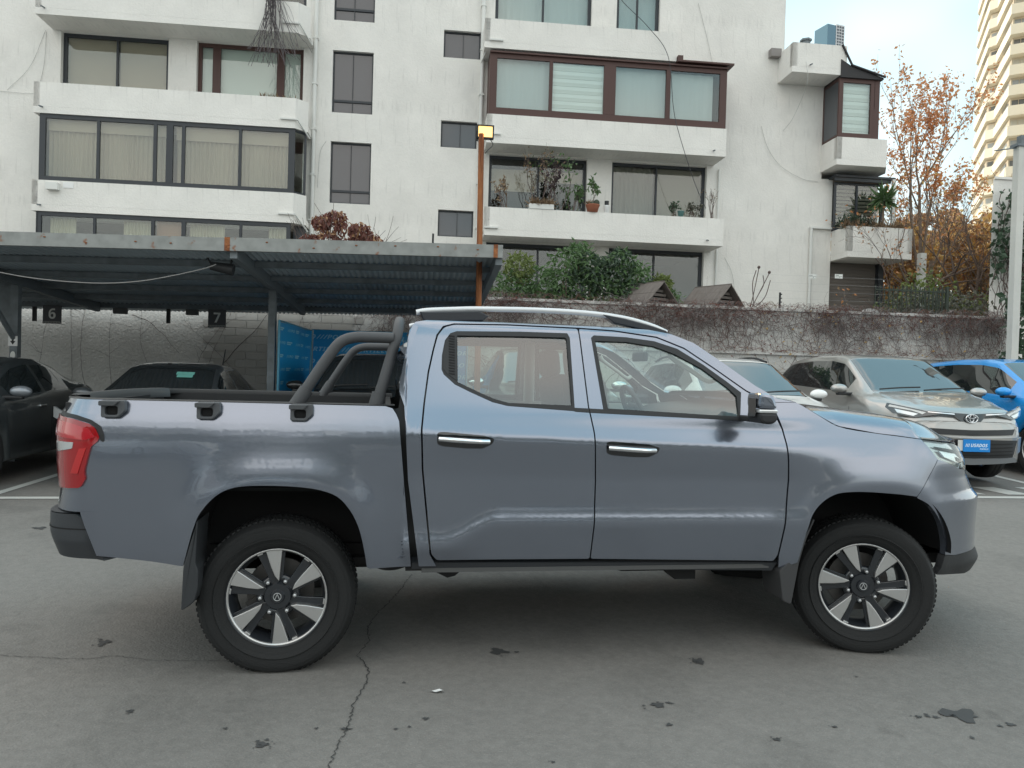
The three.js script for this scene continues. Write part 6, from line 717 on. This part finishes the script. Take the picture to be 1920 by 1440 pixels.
lone('cable_coil', 'loose bundle of pale cable lying on the wall top beside the right gable', 'cable', [new THREE.TorusGeometry(0.13, 0.008, 5, 20, PI), new THREE.TorusGeometry(0.16, 0.007, 5, 20, PI).rotateY(0.5), new THREE.TorusGeometry(0.1, 0.007, 5, 20, PI).rotateY(-0.4)], std([0.4, 0.36, 0.3], 0.8), L(7.05, 3.0, -15.4), TH);
// house with ivy at the right edge
{
  const h = thing('ivy_house', 'white rendered house at the right edge, partly covered with dark ivy', 'house', L(13.35, 0, -17.2), TH);
  part(h, 'wall', slab([[0, 0], [7, 0], [11, -6], [5.2, -6]], 0.3, 6.5), M.stucco); part(h, 'coping', slab([[0, 0.04], [7.1, 0.04], [11, -6.0], [5.2, -6.0]], 6.502, 6.56), M.stucco);
  const iv = thing('ivy', 'dark green ivy hanging over the front of the white house at the right edge', 'ivy', L(13.35, 0, -17.1), TH);
  part(iv, 'stems', Array.from({ length: 40 }, () => { const p = []; let x = rr(-0.1, 1.6), y = rr(4.5, 6.6); for (let k = 0; k < 9; k++) { p.push([x, y, rr(0.02, 0.2)]); x += rr(-0.16, 0.16); y -= rr(0.15, 0.45); } return tube(p, rr(0.006, 0.015), 4, 14); }), M.twig, 'stuff');
  part(iv, 'foliage', leaves(2100, () => { const x = rr(-0.1, 2.2), y = lerp(3.6, 6.2, rnd()); if (y < 4.1 + 0.4 * Math.sin(x * 5) || rnd() < (y - 4.6) * 0.42) return null; return [x, y, rr(0.02, 0.35)]; }, 0.14, 0.8), M.leafDark, 'stuff');
  lone('corner_shrub', 'broad-leaved dark green bush at the right frame edge behind the blue car', 'shrub', [leaves(1700, () => { const x = rr(0, 1.4), y = rr(0, 2.4); return x < 0.25 + 0.15 * Math.sin(y * 6) ? null : [x, y, rr(-0.4, 0.3)]; }, 0.17, 0.6)], M.leafDark, L(11.15, 1.25, -13.9), TH);
}
// cream apartment tower with a saw-tooth front
{
  const T = thing('apartment_tower', 'tall cream apartment tower with stepped saw-tooth balconies at the upper right', 'building', [64.2, 0, -110], 0);
  const X = (px, z) => (px - 960) / 1440 * z - 66, Z = (z) => 110 - z, pl = [[X(1829, 122), Z(122)], [X(1853, 110), Z(110)], [X(1868, 109), Z(109)], [X(1896, 100), Z(100)], [X(1945, 98.5), Z(98.5)], [X(1965, 92), Z(92)], [X(2060, 90), Z(90)], [X(2160, 128), Z(128)], [X(1862, 128), Z(128)]];
  const cm = std([0.80, 0.75, 0.63], 0.85), wm = std([0.55, 0.49, 0.39], 0.85), ph = 2.62, N = 26, inn = pl.map(([x, z], i) => [x + (i < 7 ? 0.9 : 0), z - (i < 7 ? 1.0 : 0)]), gl0 = std([0.30, 0.32, 0.33], 0.08), gl1 = std([0.12, 0.12, 0.115], 0.1), gl2 = std([0.46, 0.44, 0.38], 0.4);
  for (let f = 0; f < N; f++) {
    const y = f * ph; part(T, 'parapet', slab(pl, y, y + 1.3), cm); if (f === N - 1) break;
    part(T, 'storey', slab(inn, y + 1.302, y + ph - 0.002), wm);
    for (const [i, cuts] of [[1, [[0.15, 0.85]]], [3, [[0.06, 0.3], [0.34, 0.6], [0.66, 0.94]]], [2, [[0.55, 0.9]]], [5, [[0.1, 0.45], [0.55, 0.9]]], [0, [[0.6, 0.9]]]]) for (const [a, b] of cuts) {
      const P0 = inn[i], P1 = inn[i + 1], dx = P1[0] - P0[0], dz = P1[1] - P0[1], m = Math.hypot(dx, dz), n = [-dz / m * -0.06, dx / m * -0.06].map((v) => -v), A = [lerp(P0[0], P1[0], a), lerp(P0[1], P1[1], a)], C = [lerp(P0[0], P1[0], b), lerp(P0[1], P1[1], b)];
      part(T, 'window', slab([[A[0] - n[0] * 0, A[1] - 0.3], [C[0], C[1] - 0.3], [C[0] + n[0] * 0.2, C[1] + 0.05], [A[0] + n[0] * 0.2, A[1] + 0.05]], y + 1.35, y + ph - 0.3), [gl0, gl1, gl2][(f * 2 + i + (a > 0.5)) % 3]);
    }
  }
}
{ // far small office tower above the corner balcony
  const t = thing('office_tower', 'tiny far-off glass office tower just above the corner balcony', 'building', [0, 0, 0]); t.position.set((1534 - 960) / 1440 * 600, 0, -600); t.rotation.y = 0.35;
  part(t, 'glass_side', bx(-8, -0.02, 0, 276, -8, 6), std([0.10, 0.20, 0.27], 0.15)); part(t, 'wall', bx(0, 8, 0, 277, -8, 6.4), std([0.62, 0.63, 0.65], 0.8)); for (let r = 0; r < 9; r++) for (let c = 0; c < 3; c++) part(t, 'window', bx(0.7 + c * 2.4, 2.5 + c * 2.4, 256 + r * 2.3, 257.6 + r * 2.3, 6.41, 6.5), M.pane);
}
renderer.render(scene, camera);
